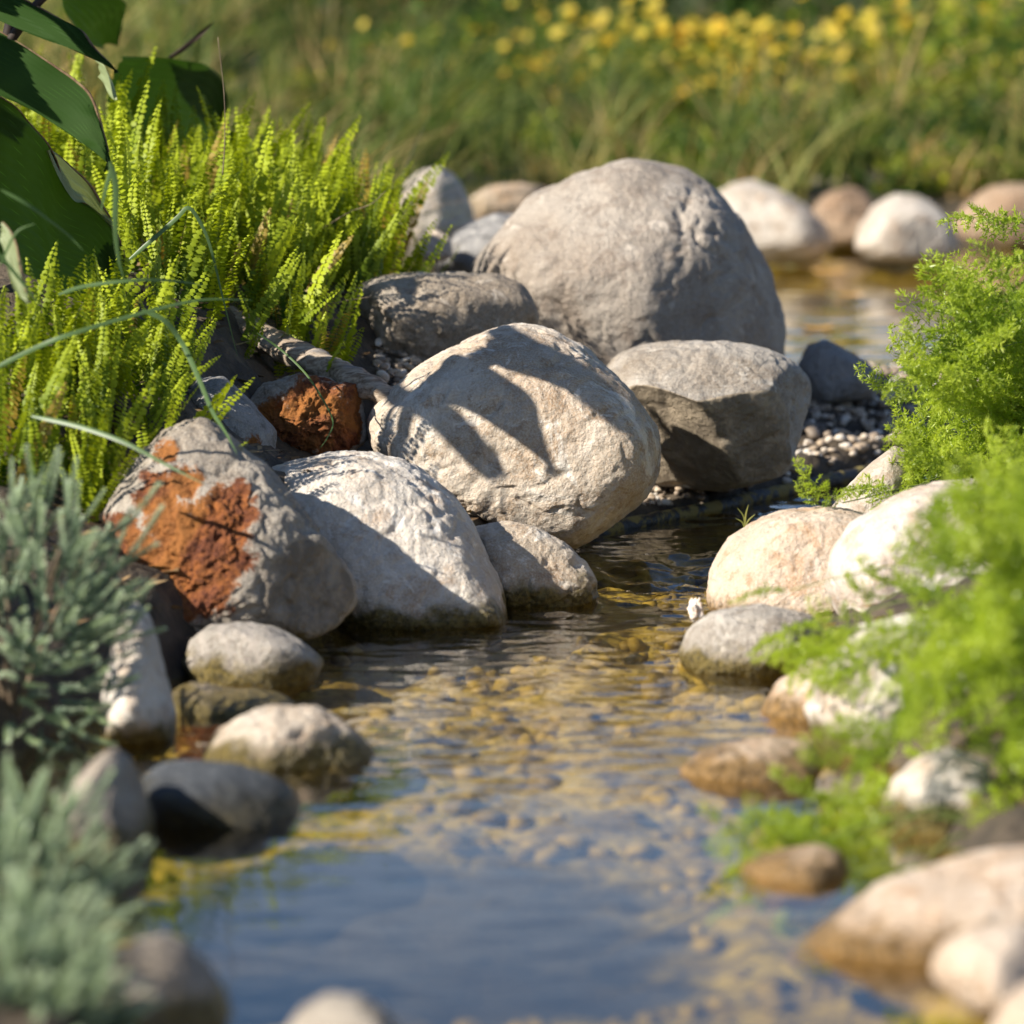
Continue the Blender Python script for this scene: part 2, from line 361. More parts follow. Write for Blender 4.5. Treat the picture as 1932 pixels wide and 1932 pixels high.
def rock(name, label, pts, Y, depth, mat, n=44, p=2.25, rough=1., cuts=(), seed=0, nfac=14, lean=0., rust=(), group='boulders along the stream', cat='boulder', fine=1., lump=1.):
    if n not in _dc: _dc[n] = dirs(n)
    D, Fq = _dc[n]; rs = np.random.RandomState(seed+11)
    pts = np.array(pts, float)
    x, y = pts[:, 0], pts[:, 1]; x2, y2 = np.roll(x, -1), np.roll(y, -1); cr = x*y2-x2*y; A = cr.sum()/2
    cx = ((x+x2)*cr).sum()/(6*A); cy = ((y+y2)*cr).sum()/(6*A)
    k = mpp(Y); C = at(cx, cy, Y)
    # silhouette radius against angle
    ang = np.linspace(-math.pi, math.pi, 361)[:-1]; R = np.zeros(360)
    qx = (x-cx)*k; qy = (cy-y)*k
    for j, a in enumerate(ang):
        ca, sa = math.cos(a), math.sin(a); best = 0
        for i in range(len(qx)):
            x1_, y1_, x2_, y2_ = qx[i], qy[i], qx[(i+1) % len(qx)], qy[(i+1) % len(qx)]
            dx, dy = x2_-x1_, y2_-y1_; den = ca*dy-sa*dx
            if abs(den) < 1e-12: continue
            t = (x1_*dy-y1_*dx)/den; s = (x1_*sa-y1_*ca)/den
            if t > 0 and -1e-6 <= s <= 1+1e-6: best = max(best, t)
        R[j] = best
    R[R == 0] = R.mean()
    ker = np.exp(-np.linspace(-2, 2, 13)**2); ker /= ker.sum()
    R = np.convolve(np.concatenate([R[-6:], R, R[:6]]), ker, 'valid')
    L = R.mean()
    a, b_, c = D[:, 0], D[:, 1], D[:, 2]
    s = np.sqrt(a*a+b_*b_)+1e-9; phi = np.arctan2(b_, a)
    Rp = np.interp(phi, np.append(ang, math.pi), np.append(R, R[0]))
    Re = L+(Rp-L)*sm(s, 0, .75)
    f = (s**p+np.abs(c)**p)**(-1/p)
    Q = np.stack([Re*a*f, Re*b_*f, depth*c*f], -1)
    Q[:, 2] -= lean*Q[:, 1]
    # worn flats
    ext = np.linalg.norm(Q, axis=1).mean(); fresh = np.zeros(len(Q))
    for i in range(nfac):
        nn_ = rs.normal(size=3); nn_[2] = abs(nn_[2])*1.2; nn_ /= np.linalg.norm(nn_)
        h = Q@nn_; d = h.max()*rs.uniform(.74, .92); soft = ext*.07
        e = (h-d)/soft; over = soft*np.where(e > 20, e, np.log1p(np.exp(np.clip(e, -30, 20))))
        Q -= np.outer(over*.85, nn_)*(.25+.75*np.abs(nn_[2]))
    for (nv, fr, soft_, dark) in cuts:
        nv = np.array(nv, float); nv /= np.linalg.norm(nv)
        h = Q@nv; d = h.max()*fr; soft = ext*soft_
        e = (h-d)/soft; over = soft*np.where(e > 20, e, np.log1p(np.exp(np.clip(e, -30, 20))))
        Q -= np.outer(over, nv)
        if dark: fresh = np.maximum(fresh, sm(e, -.5, 1.5))
    # surface relief: broad lumps, scallops, cracks and pits
    O = rs.uniform(0, 50, 3); Np = Q*np.array([1/L**2, 1/L**2, 1/depth**2]); Np /= np.linalg.norm(Np, axis=1)[:, None]
    U = Q/L+O; Wp = U+.25*np.stack([perlin(U*2+3), perlin(U*2+7), perlin(U*2+11)], -1)
    U9 = Q/.12+O
    d1 = perlin(Wp*1.4)*.045*lump
    d2 = -np.maximum(0, ridged(Wp*2.6+9, 3)-.75)*.026*lump*sm(perlin(U*1.1+8), -.35, .35)                    # creases
    d3 = fbm(U9*1.3, 5, .62)*.016*fine
    pit = np.maximum(0, perlin(U9*2.3+.4*perlin(U9)[:, None])-.25)
    d4 = -pit*.045*fine*sm(perlin(U*1.3+4), -.4, .25)-np.maximum(0, ridged(U9*.9+0.35*perlin(U9*1.3+6)[:, None], 2)-1.0)*.05*fine
    d5 = ridged(U9*3.1+5, 3, .6)*.0035*fine
    rmask = np.zeros(len(Q))
    for (rx, ry, rr, st) in rust:
        q = np.array([(rx-cx)*k, (cy-ry)*k]); dist = np.sqrt((Q[:, 0]-q[0])**2+(Q[:, 1]-q[1])**2)/(rr*k)
        rmask = np.maximum(rmask, np.clip((1.75-dist)*.75, 0, 1)*st*(c > -.2))
    dr = sm(rmask, .45, .75)*(fbm(U9*4, 4, .7)*.022-.030)
    Q = Q+Np*((d1+d2)*L*rough+(d3+d4+d5)*(.12 if L > .1 else L)*rough*1.9+dr*.35)[:, None]
    Wd = Q[:, :1]*RT+Q[:, 1:2]*UP-Q[:, 2:3]*FW
    base = np.array([0, 0, Wd[:, 2].min()])
    me = mesh_np(name, Wd-base, Fq)
    if rust: attr(me, 'rust', rmask)
    if cuts: attr(me, 'fresh', fresh)
    return tag(obj(name, me, mat, loc=C+base), label, cat, group)

M_cream = rock_mat('cream_limestone', (.42, .325, .235), (.60, .505, .405), (.31, .205, .125), vein=(.74, .68, .60), vein_amt=.75, wet=.03, dark_amt=.5)
M_white = rock_mat('white_limestone', (.53, .455, .37), (.68, .615, .53), (.42, .30, .20), vein=(.80, .76, .70), vein_amt=.8, dark_amt=.45)
M_grey = rock_mat('grey_limestone', (.275, .232, .19), (.37, .322, .27), (.20, .155, .12), vein=(.58, .51, .43), vein_amt=.75, dark_amt=.6)
M_grey2 = rock_mat('brown_grey_limestone', (.26, .21, .155), (.38, .33, .265), (.18, .14, .10), vein=(.54, .47, .39), vein_amt=.6, dark_amt=.6)
M_block = rock_mat('grey_block_stone', (.28, .245, .205), (.41, .37, .32), (.20, .16, .12), vein=(.60, .55, .48), vein_amt=.6, fresh=(.24, .195, .14))
M_rust = rock_mat('rust_stained_stone', (.26, .22, .17), (.36, .315, .26), (.19, .155, .12), vein=(.56, .51, .44), vein_amt=.4, rust=True, fresh=(.19, .16, .125))
M_blue = rock_mat('blue_grey_stone', (.20, .195, .19), (.31, .30, .29), (.14, .13, .115), vein=(.46, .44, .41), vein_amt=.5, rust=True)
M_dark = rock_mat('dark_slate_stone', (.055, .062, .072), (.09, .10, .11), (.022, .026, .03), vein=(.12, .12, .12), vein_amt=.3, alg=(.05, .04, .015))
M_stripe = rock_mat('striped_stone', (.24, .205, .17), (.34, .295, .25), (.15, .12, .10), stripes=True, vein_amt=.3)
M_tan = rock_mat('tan_limestone', (.46, .34, .24), (.60, .48, .37), (.40, .24, .13), vein=(.70, .63, .54), vein_amt=.6, alg=(.27, .165, .065))
M_brown = rock_mat('brown_stone', (.26, .16, .09), (.36, .25, .16), (.14, .09, .055), vein=(.46, .38, .30), vein_amt=.3, wet=.13)
M_far = rock_mat('pale_far_limestone', (.42, .36, .29), (.54, .48, .41), (.32, .23, .16), vein=(.62, .57, .50), vein_amt=.5, wet=.135)

rock('boulder', 'largest smooth grey boulder rising behind the others, streaked with pale scratches',
     [(883, 500), (905, 462), (930, 440), (1000, 372), (1080, 324), (1150, 301), (1210, 296), (1290, 316), (1350, 353), (1420, 418), (1470, 488), (1500, 558), (1516, 625), (1512, 690), (1470, 760), (1350, 800), (1150, 790), (980, 720), (900, 590)],
     11.6, .40, M_grey, n=84, p=2.15, seed=1, nfac=9, cuts=[((.5, -.1, .8), .90, .14, 0), ((-.2, -.3, .85), .88, .08, 0), ((.9, .1, .35), .93, .10, 0)], lean=.45, lump=1.6, fine=.7)
rock('boulder', 'low flat-topped grey-brown boulder at the right foot of the ferns',
     [(633, 600), (640, 560), (665, 531), (730, 513), (850, 507), (930, 510), (980, 530), (1005, 565), (1018, 605), (1000, 650), (900, 700), (800, 722), (740, 716), (690, 695), (655, 650)],
     10.95, .22, M_grey2, n=64, p=2.5, seed=2, lean=.2, fine=.8, lump=1.4, cuts=[((-.85, -.1, .5), .86, .03, 0), ((.15, -.5, .8), .9, .06, 0)])
rock('boulder', 'big rounded cream boulder at the centre with leaf shadows across it',
     [(693, 805), (699, 770), (738, 730), (790, 682), (850, 643), (920, 611), (985, 604), (1050, 614), (1110, 650), (1170, 700), (1215, 745), (1240, 790), (1254, 842), (1248, 890), (1225, 940), (1180, 985), (1130, 1017), (1090, 1040), (1040, 1030), (960, 1010), (880, 975), (800, 925), (735, 880), (702, 845)],
     10.15, .30, M_cream, n=96, p=2.75, seed=3, nfac=8, lean=.58, fine=1.25, lump=.8, cuts=[((-.25, .12, .95), .84, .10, 0)])
rock('boulder', 'blocky grey boulder with a dark broken face, between the cream boulder and the gravel',
     [(1140, 690), (1160, 662), (1195, 650), (1260, 641), (1330, 640), (1400, 650), (1460, 664), (1510, 690), (1534, 718), (1532, 755), (1518, 805), (1500, 872), (1470, 900), (1370, 934), (1300, 930), (1235, 925), (1195, 880), (1160, 800), (1140, 740)],
     10.75, .28, M_block, n=84, p=2.7, seed=4, nfac=6, lean=.15, fine=.7, cuts=[((.40, -.42, .80), .66, .02, 1), ((-.45, -.70, .60), .60, .025, 1), ((.85, -.05, .5), .84, .03, 0), ((.1, .75, .65), .86, .05, 0)])
rock('boulder', 'whitish rounded boulder standing in the water right of the rust-stained one',
     [(480, 905), (530, 868), (620, 845), (690, 845), (750, 858), (800, 883), (850, 925), (890, 970), (920, 1030), (945, 1090), (963, 1145), (966, 1190), (930, 1225), (860, 1240), (760, 1240), (640, 1220), (560, 1130), (500, 1000)],
     9.45, .26, M_white, n=84, p=2.6, seed=5, nfac=10, lean=.65, fine=1.3, cuts=[((.1, .2, .95), .86, .06, 0)])
rock('boulder', 'small cream boulder at the water edge below the big cream one',
     [(890, 1000), (915, 989), (960, 985), (1020, 994), (1060, 1019), (1100, 1055), (1130, 1095), (1141, 1135), (1130, 1165), (1060, 1185), (970, 1175), (915, 1120), (895, 1060)],
     9.6, .14, M_cream, n=60, p=2.5, seed=6, lean=.55, fine=1.2)
rock('boulder', 'long grey boulder splashed with bright rust-orange crust',
     [(196, 965), (213, 920), (245, 855), (288, 802), (340, 781), (380, 785), (420, 815), (450, 848), (500, 882), (550, 940), (600, 1000), (650, 1060), (674, 1100), (668, 1143), (640, 1180), (600, 1205), (520, 1225), (420, 1225), (330, 1205), (275, 1150), (230, 1080), (203, 1015)],
     9.0, .24, M_rust, n=96, p=2.5, seed=7, nfac=16, lean=.6, lump=1.5, fine=1.5,
     rust=[(440, 960, 46, 1), (405, 1010, 60, 1), (350, 1060, 70, 1), (300, 1090, 62, 1), (300, 930, 40, .95), (330, 1000, 60, .8), (230, 1010, 40, .9), (310, 850, 26, .75), (350, 910, 40, .7), (470, 1060, 26, .62), (300, 1130, 60, 1), (380, 1110, 60, 1), (420, 1060, 50, 1), (260, 1060, 50, 1)],
     cuts=[((.62, .05, .70), .84, .02, 1), ((-.25, .25, .9), .84, .02, 0), ((.2, -.6, .7), .84, .02, 0), ((.1, .7, .7), .86, .02, 0)])
rock('boulder', 'craggy rust-brown rock with a grey cap beside the log end',
     [(458, 755), (488, 721), (540, 711), (600, 707), (640, 720), (690, 720), (698, 760), (694, 830), (660, 870), (560, 875), (500, 880), (472, 820)],
     10.1, .13, M_rust, n=60, p=2.6, seed=8, nfac=16, lean=.3, rough=1.5, rust=[(600, 770, 60, 1), (640, 810, 70, 1), (560, 820, 60, 1), (680, 730, 30, .9), (520, 790, 40, .8)],
     cuts=[((.9, .1, .3), .82, .02, 0)])
rock('boulder', 'blue-grey shaded rock between the ferns and the rust-brown rock',
     [(340, 745), (368, 714), (420, 708), (465, 750), (500, 785), (523, 812), (520, 855), (488, 885), (430, 870), (370, 810)],
     9.85, .15, M_blue, n=52, p=2.4, seed=9, lean=.4, rust=[(480, 840, 22, .55)])
rock('boulder', 'small pale rock with a rust fleck half under the lower fern fronds',
     [(255, 800), (275, 765), (305, 738), (335, 745), (365, 790), (380, 830), (330, 850), (270, 840)],
     9.6, .12, M_blue, n=40, seed=10, lean=.4, rust=[(300, 770, 24, .6)])
rock('boulder', 'striped stone at the water edge below the rust-stained boulder',
     [(331, 1255), (350, 1210), (390, 1180), (450, 1174), (510, 1180), (570, 1210), (614, 1250), (595, 1295), (560, 1325), (460, 1325), (380, 1305)],
     8.65, .16, M_stripe, n=52, p=2.3, seed=11, lean=.6, fine=.7)
rock('boulder', 'flat brownish stone wedged behind the oval cream stone',
     [(315, 1300), (365, 1285), (420, 1298), (480, 1296), (540, 1308), (568, 1330), (520, 1375), (430, 1420), (360, 1430), (320, 1380)],
     8.35, .14, M_grey2, n=44, seed=12, lean=.5)
rock('boulder', 'oval cream stone pointing into the stream, half shaded',
     [(365, 1440), (398, 1387), (450, 1350), (520, 1330), (590, 1333), (640, 1355), (690, 1395), (724, 1428), (705, 1468), (640, 1505), (560, 1525), (450, 1515)],
     7.85, .15, M_cream, n=56, p=2.2, seed=13, lean=.5)
rock('boulder', 'tall pear-shaped pale stone leaning beside the grey-leaved bush',
     [(190, 1300), (205, 1220), (222, 1160), (246, 1130), (270, 1140), (290, 1190), (310, 1270), (335, 1345), (331, 1405), (300, 1440), (240, 1440), (190, 1400)],
     8.05, .12, M_white, n=52, p=2.2, seed=14, lean=.3, fine=.6)
rock('boulder', 'dark slate-coloured stone low in the water under the oval cream stone',
     [(255, 1460), (290, 1440), (360, 1436), (440, 1443), (510, 1462), (560, 1490), (579, 1530), (565, 1575), (480, 1625), (380, 1640), (290, 1620)],
     7.4, .17, M_dark, n=48, p=2.4, seed=15, lean=.5, fine=.4)
rock('boulder', 'large shaded stone beside the dark slate stone, behind the lower grey-leaved bush',
     [(90, 1560), (130, 1480), (170, 1430), (205, 1402), (240, 1430), (270, 1490), (291, 1550), (297, 1620), (292, 1680), (240, 1710), (150, 1690), (100, 1640)],
     7.15, .17, M_grey2, n=48, p=2.2, seed=16, lean=.3, fine=.5)
rock('boulder', 'near rounded stone at the bottom left corner below the bush',
     [(150, 1880), (200, 1810), (255, 1772), (310, 1756), (350, 1770), (392, 1812), (424, 1865), (445, 1930), (450, 2000), (300, 2040), (180, 2000)],
     6.05, .16, M_grey2, n=44, p=2.2, seed=17, lean=.3, fine=.5)
rock('boulder', 'cream stone tip breaking the water at the bottom edge of the picture',
     [(515, 1965), (565, 1905), (620, 1876), (680, 1882), (725, 1908), (775, 1965), (700, 2020), (560, 2020)],
     5.75, .13, M_grey2, n=40, p=2.2, seed=18, lean=.4, fine=.5)
rock('boulder', 'cream boulder on the right bank where the channel narrows',
     [(1322, 1150), (1332, 1095), (1346, 1058), (1372, 1010), (1420, 975), (1490, 957), (1560, 952), (1640, 965), (1710, 1000), (1730, 1110), (1660, 1200), (1500, 1210), (1380, 1190)],
     9.35, .24, M_tan, n=64, p=2.2, seed=19, lean=.5)
rock('boulder', 'large bright white boulder behind the feathery green sprays',
     [(1545, 1120), (1570, 1040), (1610, 985), (1680, 943), (1750, 914), (1830, 899), (1910, 905), (1990, 960), (2000, 1150), (1850, 1240), (1680, 1230), (1580, 1190)],
     8.95, .26, M_white, n=56, p=2.2, seed=20, lean=.4, fine=.8)
rock('boulder', 'grey stone with a wet brown waterline at the right edge of the stream',
     [(1262, 1225), (1288, 1182), (1340, 1152), (1430, 1140), (1530, 1160), (1575, 1205), (1560, 1275), (1480, 1310), (1400, 1305), (1300, 1275)],
     8.8, .18, M_block, n=60, p=2.25, seed=21, lean=.5)
rock('boulder', 'small peach-coloured stone in front of the grey waterline stone',
     [(1420, 1345), (1465, 1293), (1530, 1242), (1585, 1230), (1640, 1260), (1662, 1340), (1580, 1410), (1460, 1405)],
     8.3, .14, M_tan, n=44, p=2.2, seed=22, lean=.4)
rock('boulder', 'wide pale boulder on the right mostly covered by feathery sprays',
     [(1505, 1350), (1540, 1272), (1620, 1185), (1740, 1160), (1880, 1200), (1930, 1390), (1810, 1485), (1650, 1500), (1540, 1450)],
     8.0, .2, M_white, n=52, p=2.2, seed=23, lean=.3)
rock('boulder', 'flat peach stone jutting low into the stream from the right',
     [(1270, 1455), (1320, 1420), (1380, 1400), (1460, 1387), (1535, 1400), (1570, 1445), (1510, 1510), (1400, 1520), (1310, 1490)],
     7.75, .15, M_tan, n=48, p=2.3, seed=24, lean=.6)
rock('boulder', 'white stone with a shaded left face among the lower green sprays',
     [(1655, 1545), (1688, 1472), (1740, 1425), (1800, 1404), (1865, 1430), (1890, 1530), (1850, 1620), (1740, 1630), (1680, 1590)],
     7.3, .16, M_white, n=44, p=2.2, seed=25, lean=.2)
rock('boulder', 'small orange-tinged stone at the right waterside below the sprays',
     [(1380, 1650), (1418, 1616), (1480, 1600), (1540, 1590), (1595, 1610), (1610, 1655), (1560, 1710), (1450, 1715), (1400, 1685)],
     6.95, .11, M_tan, n=40, p=2.2, seed=26, lean=.4)
rock('boulder', 'big sloping pinkish-grey stone at the lower right edge of the stream',
     [(1455, 1820), (1520, 1768), (1600, 1709), (1680, 1664), (1780, 1634), (1880, 1609), (1970, 1598), (2120, 1650), (2130, 1850), (1950, 1900), (1750, 1885), (1550, 1850)],
     6.5, .22, M_tan, n=60, p=2.25, seed=27, lean=.6, fine=.8)
rock('boulder', 'rounded peach stone in front of the big sloping stone',
     [(1752, 1838), (1778, 1783), (1830, 1755), (1932, 1738), (2010, 1780), (2020, 1900), (1920, 1945), (1820, 1915), (1768, 1880)],
     6.0, .13, M_tan, n=44, p=2.2, seed=28, lean=.3)
rock('boulder', 'nearest pale stone cut off by the bottom right corner',
     [(1862, 1960), (1895, 1885), (1950, 1850), (2060, 1850), (2100, 2000), (1980, 2060), (1870, 2030)],
     5.7, .12, M_tan, n=40, p=2.2, seed=29, lean=.3)
rock('boulder', 'pale smooth slab slanting up behind the right bank boulders',
     [(1548, 975), (1600, 914), (1650, 869), (1692, 836), (1725, 850), (1730, 960), (1640, 1000)],
     9.75, .10, M_far, n=40, seed=39, lean=.2, fine=.4)
FG = 'stones around the far pool'
rock('boulder', 'dark bluish stone in the shadow of the largest boulder beside the far pool',
     [(1505, 690), (1525, 650), (1560, 637), (1600, 650), (1640, 680), (1664, 712), (1645, 755), (1540, 765), (1510, 735)], 11.9, .16, M_blue, n=40, seed=38, lean=.4, rust=[(0, 0, 1, 0)], group=FG)
rock('boulder', 'pale domed stone just behind the right end of the ferns',
     [(718, 395), (758, 346), (800, 321), (835, 315), (866, 336), (890, 390), (898, 440), (870, 480), (780, 500), (735, 470)], 14.0, .22, M_far, n=40, seed=30, group=FG)
rock('boulder', 'low cream stone between the domed pale stone and the largest boulder',
     [(880, 378), (920, 350), (985, 348), (1030, 355), (1040, 410), (960, 440), (890, 425)], 15.5, .25, M_tan, n=36, seed=31, group=FG)
rock('boulder', 'grey-blue stone shaded by the ferns at the left foot of the largest boulder',
     [(820, 505), (860, 440), (930, 402), (990, 400), (1010, 440), (980, 520), (880, 540)], 12.6, .2, M_blue, n=36, seed=32, group=FG)
rock('boulder', 'small pinkish stone peeping out right of the ferns',
     [(790, 470), (800, 440), (825, 432), (850, 450), (855, 485), (810, 500)], 12.4, .07, M_tan, n=28, seed=33, group=FG)
rock('boulder', 'pale sloping stone at the far pool just right of the largest boulder',
     [(1340, 400), (1360, 358), (1385, 344), (1420, 338), (1470, 350), (1520, 388), (1560, 430), (1576, 470), (1540, 500), (1420, 500), (1350, 470)], 16.4, .32, M_far, n=44, seed=34, lean=.3, group=FG)
rock('boulder', 'brown stone between the two pale stones across the far pool',
     [(1520, 410), (1558, 362), (1600, 351), (1640, 368), (1658, 402), (1640, 470), (1560, 480)], 17.2, .25, M_brown, n=36, seed=35, group=FG)
rock('boulder', 'pale pointed stone mirrored in the far pool',
     [(1612, 470), (1622, 425), (1650, 385), (1688, 365), (1730, 365), (1770, 390), (1800, 430), (1815, 475), (1780, 500), (1650, 500)], 16.3, .3, M_far, n=44, seed=36, lean=.2, group=FG)
rock('boulder', 'flat grey stone in the grass above the mirrored pale stone',
     [(1640, 355), (1690, 326), (1740, 328), (1790, 352), (1770, 385), (1670, 385)], 18.4, .3, M_grey2, n=32, seed=37, group=FG)
rock('boulder', 'reddish stone at the right edge of the far pool behind the spray tip',
     [(1795, 430), (1820, 385), (1870, 352), (1940, 345), (1990, 390), (1990, 470), (1900, 490), (1810, 470)], 17.4, .35, M_brown, n=36, seed=40, group=FG)
rock('boulder', 'low weathered stone at the foot of the far grass, right of the largest boulder',
     [(1430, 360), (1480, 335), (1560, 328), (1640, 340), (1660, 365), (1600, 385), (1460, 385)], 18.6, .3, M_grey2, n=32, seed=41, group=FG)

# ------------------------------------------------------------------ gravel, pebbles, pipe, log
def ico(sub):
    import bmesh
    bm = bmesh.new(); bmesh.ops.create_icosphere(bm, subdivisions=sub, radius=1)
    V = np.array([v.co[:] for v in bm.verts]); F = np.array([[v.index for v in f.verts] for f in bm.faces]); bm.free(); return V, F
def pebbles_mesh(name, P, R, seed, sub=2):
    V0, F0 = ico(sub); rs = np.random.RandomState(seed); k = len(P)
    S = np.stack([rs.uniform(.75, 1.35, k), rs.uniform(.75, 1.2, k), rs.uniform(.5, .85, k)], -1)*R[:, None]
    bumps = 1+.16*perlin(np.repeat(V0[None], k, 0).reshape(-1, 3)*1.1+np.repeat(rs.uniform(0, 90, (k, 3)), len(V0), 0)).reshape(k, -1, 1)
    V = V0[None]*bumps*S[:, None]
    a = rs.uniform(0, 6.28, k); tl = rs.normal(0, .35, k); ca, sa = np.cos(a)[:, None], np.sin(a)[:, None]
    x = V[:, :, 0]; y = V[:, :, 1]; z = V[:, :, 2]+np.tan(tl)[:, None]*V[:, :, 0]*.6
    V = np.stack([x*ca-y*sa, x*sa+y*ca, z], -1)+P[:, None]
    F = (F0[None]+(np.arange(k)*len(V0))[:, None, None]).reshape(-1, 3)
    me = mesh_np(name, V.reshape(-1, 3), F); attr(me, 'tone', np.repeat(rs.uniform(0, 1, k), len(V0))); return me
m, n, l, b = newmat('pebble_mix')
r = n.new('ShaderNodeValToRGB'); e = r.color_ramp.elements; e[0].color = (.10, .085, .07, 1); e[1].color = (.62, .58, .52, 1)
for p_, c_ in ((.3, (.26, .20, .145)), (.55, (.38, .29, .20)), (.75, (.50, .42, .33))):
    q = e.new(p_); q.color = (*c_, 1)
l.new(getattr_node(n, 'tone'), r.inputs[0])
ge = n.new('ShaderNodeNewGeometry'); spz = n.new('ShaderNodeSeparateXYZ'); l.new(ge.outputs['Position'], spz.inputs[0])
wetm = rng(n, l, spz.outputs['Z'], .02, .06, 1, 0)
l.new(mixc(n, l, wetm, r.outputs[0], mixc(n, l, 1., r.outputs[0], (.45, .36, .20), 'MULTIPLY')), b.inputs['Base Color'])
b.inputs['Roughness'].default_value = .6
M_peb = m
rs = np.random.RandomState(5)
gxs = rs.uniform(-.15, 1.25, 9000); gys = rs.uniform(10.0, 12.75, 9000)
yg = 10.34+np.maximum(gxs-.15, -.6)*1.48
k = (gys > yg-.01)
gxs, gys = gxs[k][:4600], gys[k][:4600]
gr = rs.uniform(.0065, .0125, len(gxs))*np.where(rs.rand(len(gxs)) < .08, 1.5, 1)
gP = np.stack([gxs, gys, ground_h(gxs, gys)+gr*.35], -1)
lx = rs.uniform(-.30, -.12, 500); ly = rs.uniform(10.42, 10.85, 500)       # pocket of pebbles beside the log
lr = rs.uniform(.006, .013, 500); lP = np.stack([lx, ly, ground_h(lx, ly)+lr*.4], -1)
tag(obj('gravel', pebbles_mesh('gravel', np.concatenate([gP, lP]), np.concatenate([gr, lr]), 3, 2), M_peb),
    'loose rounded gravel between the boulders and the channel', 'gravel', kind='stuff')
bx = rs.uniform(-.8, .8, 1400); by = rs.uniform(5.2, 10.4, 1400); br = rs.uniform(.008, .03, 1400)
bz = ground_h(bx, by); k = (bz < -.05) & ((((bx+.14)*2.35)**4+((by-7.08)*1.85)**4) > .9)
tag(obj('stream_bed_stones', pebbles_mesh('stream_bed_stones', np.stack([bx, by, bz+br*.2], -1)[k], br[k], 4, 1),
    plain_mat('amber_bed_stone', (.08, .058, .013), (.31, .235, .052), 14, .7)), 'small amber algae-coated stones on the stream bed', 'stones', kind='stuff')
# a few larger white pebbles one can pick out by the log
for (px, py, Y, r_, lab) in ((722, 713, 10.62, .016, 'white oval pebble by the foot of the grey-brown boulder'), (700, 716, 10.58, .012, 'small grey-white pebble left of the white oval pebble'),
                             (745, 722, 10.55, .013, 'beige pebble right of the white oval pebble'), (1380, 960, 10.9, .017, 'larger pale pebble on the gravel behind the black pipe')):
    p = at(px, py, Y); p[2] = gz(p[0], p[1])+r_*.6
    me = pebbles_mesh('pebble', np.zeros((1, 3)), np.array([r_]), int(px), 3)
    me.attributes['tone'].data.foreach_set('value', np.full(len(me.vertices), .95 if 'white' in lab else .7, np.float32))
    tag(obj('pebble', me, M_peb, loc=p), lab, 'pebble', 'pebbles among the boulders')

def spline(pts, nn):
    pts = np.array(pts, float); P = np.vstack([2*pts[0]-pts[1], pts, 2*pts[-1]-pts[-2]])
    t = np.linspace(0, len(pts)-1-1e-6, nn); i = t.astype(int); f = (t-i)[:, None]
    a, b_, c, d = P[i], P[i+1], P[i+2], P[i+3]
    return .5*((2*b_)+(-a+c)*f+(2*a-5*b_+4*c-d)*f**2+(-a+3*b_-3*c+d)*f**3)
def tube(pts, rad, nn=40, sides=12, wob=0, seed=0, flat=1.):
    C = spline(pts, nn); T = np.gradient(C, axis=0); T /= np.linalg.norm(T, axis=1)[:, None]
    A = np.cross(T, [0, 0, 1.]); A /= np.linalg.norm(A, axis=1)[:, None]+1e-9; B = np.cross(A, T)
    rad = np.interp(np.linspace(0, 1, nn), np.linspace(0, 1, len(np.atleast_1d(rad))), np.atleast_1d(rad))
    th = np.linspace(0, 2*math.pi, sides, endpoint=False)
    V = C[:, None]+rad[:, None, None]*(np.cos(th)[None, :, None]*A[:, None]+flat*np.sin(th)[None, :, None]*B[:, None])
    if wob:
        d = fbm(V.reshape(-1, 3)*np.array([30, 30, 30])+seed, 3).reshape(nn, sides, 1); V = V+(V-C[:, None])*d*wob
    V = V.reshape(-1, 3); i = np.arange(nn*sides).reshape(nn, sides); j = np.roll(i, -1, 1)
    F = np.stack([i[:-1], j[:-1], j[1:], i[1:]], -1).reshape(-1, 4)
    V = np.vstack([V, C[:1], C[-1:]]); n0 = nn*sides
    caps = [[n0, j[0, q], i[0, q], i[0, q]] for q in range(sides)]+[[n0+1, i[-1, q], j[-1, q], j[-1, q]] for q in range(sides)]
    return V, np.vstack([F, np.array(caps)])
def tube_mesh(name, *a, **k):
    V, F = tube(*a, **k); me = bpy.data.meshes.new(name)
    me.from_pydata([tuple(v) for v in V], [], [tuple(dict.fromkeys(f)) for f in F.tolist()]); me.polygons.foreach_set('use_smooth', np.ones(len(me.polygons), bool)); me.update()
    return me

m, n, l, b = newmat('black_pipe_with_algae')
tc = n.new('ShaderNodeTexCoord').outputs['Object']
fa = rng(n, l, noise(n, l, tc, 16, 6, .7, .5), .46, .54)
l.new(mixc(n, l, fa, (.012, .012, .013), (.22, .17, .05)), b.inputs['Base Color']); rr = n.new('ShaderNodeMapRange'); l.new(fa, rr.inputs[0]); rr.inputs[3].default_value = .55; rr.inputs[4].default_value = .9
l.new(rr.outputs[0], b.inputs['Roughness'])
bp = n.new('ShaderNodeBump'); bp.inputs['Distance'].default_value = .006; l.new(noise(n, l, tc, 60, 6), bp.inputs['Height']); l.new(bp.outputs[0], b.inputs['Normal'])
pp = [(X, 10.30+(X-.15)*1.48, z) for X, z in ((.02, .030), (.15, .032), (.3, .036), (.45, .034), (.62, .040), (.85, .045), (1.2, .05))]
tag(obj('edging_pipe', tube_mesh('edging_pipe', pp, [.017], 80, 14, wob=.14, seed=2), m), 'black pipe edging the gravel, patched with dull yellow algae', 'pipe')

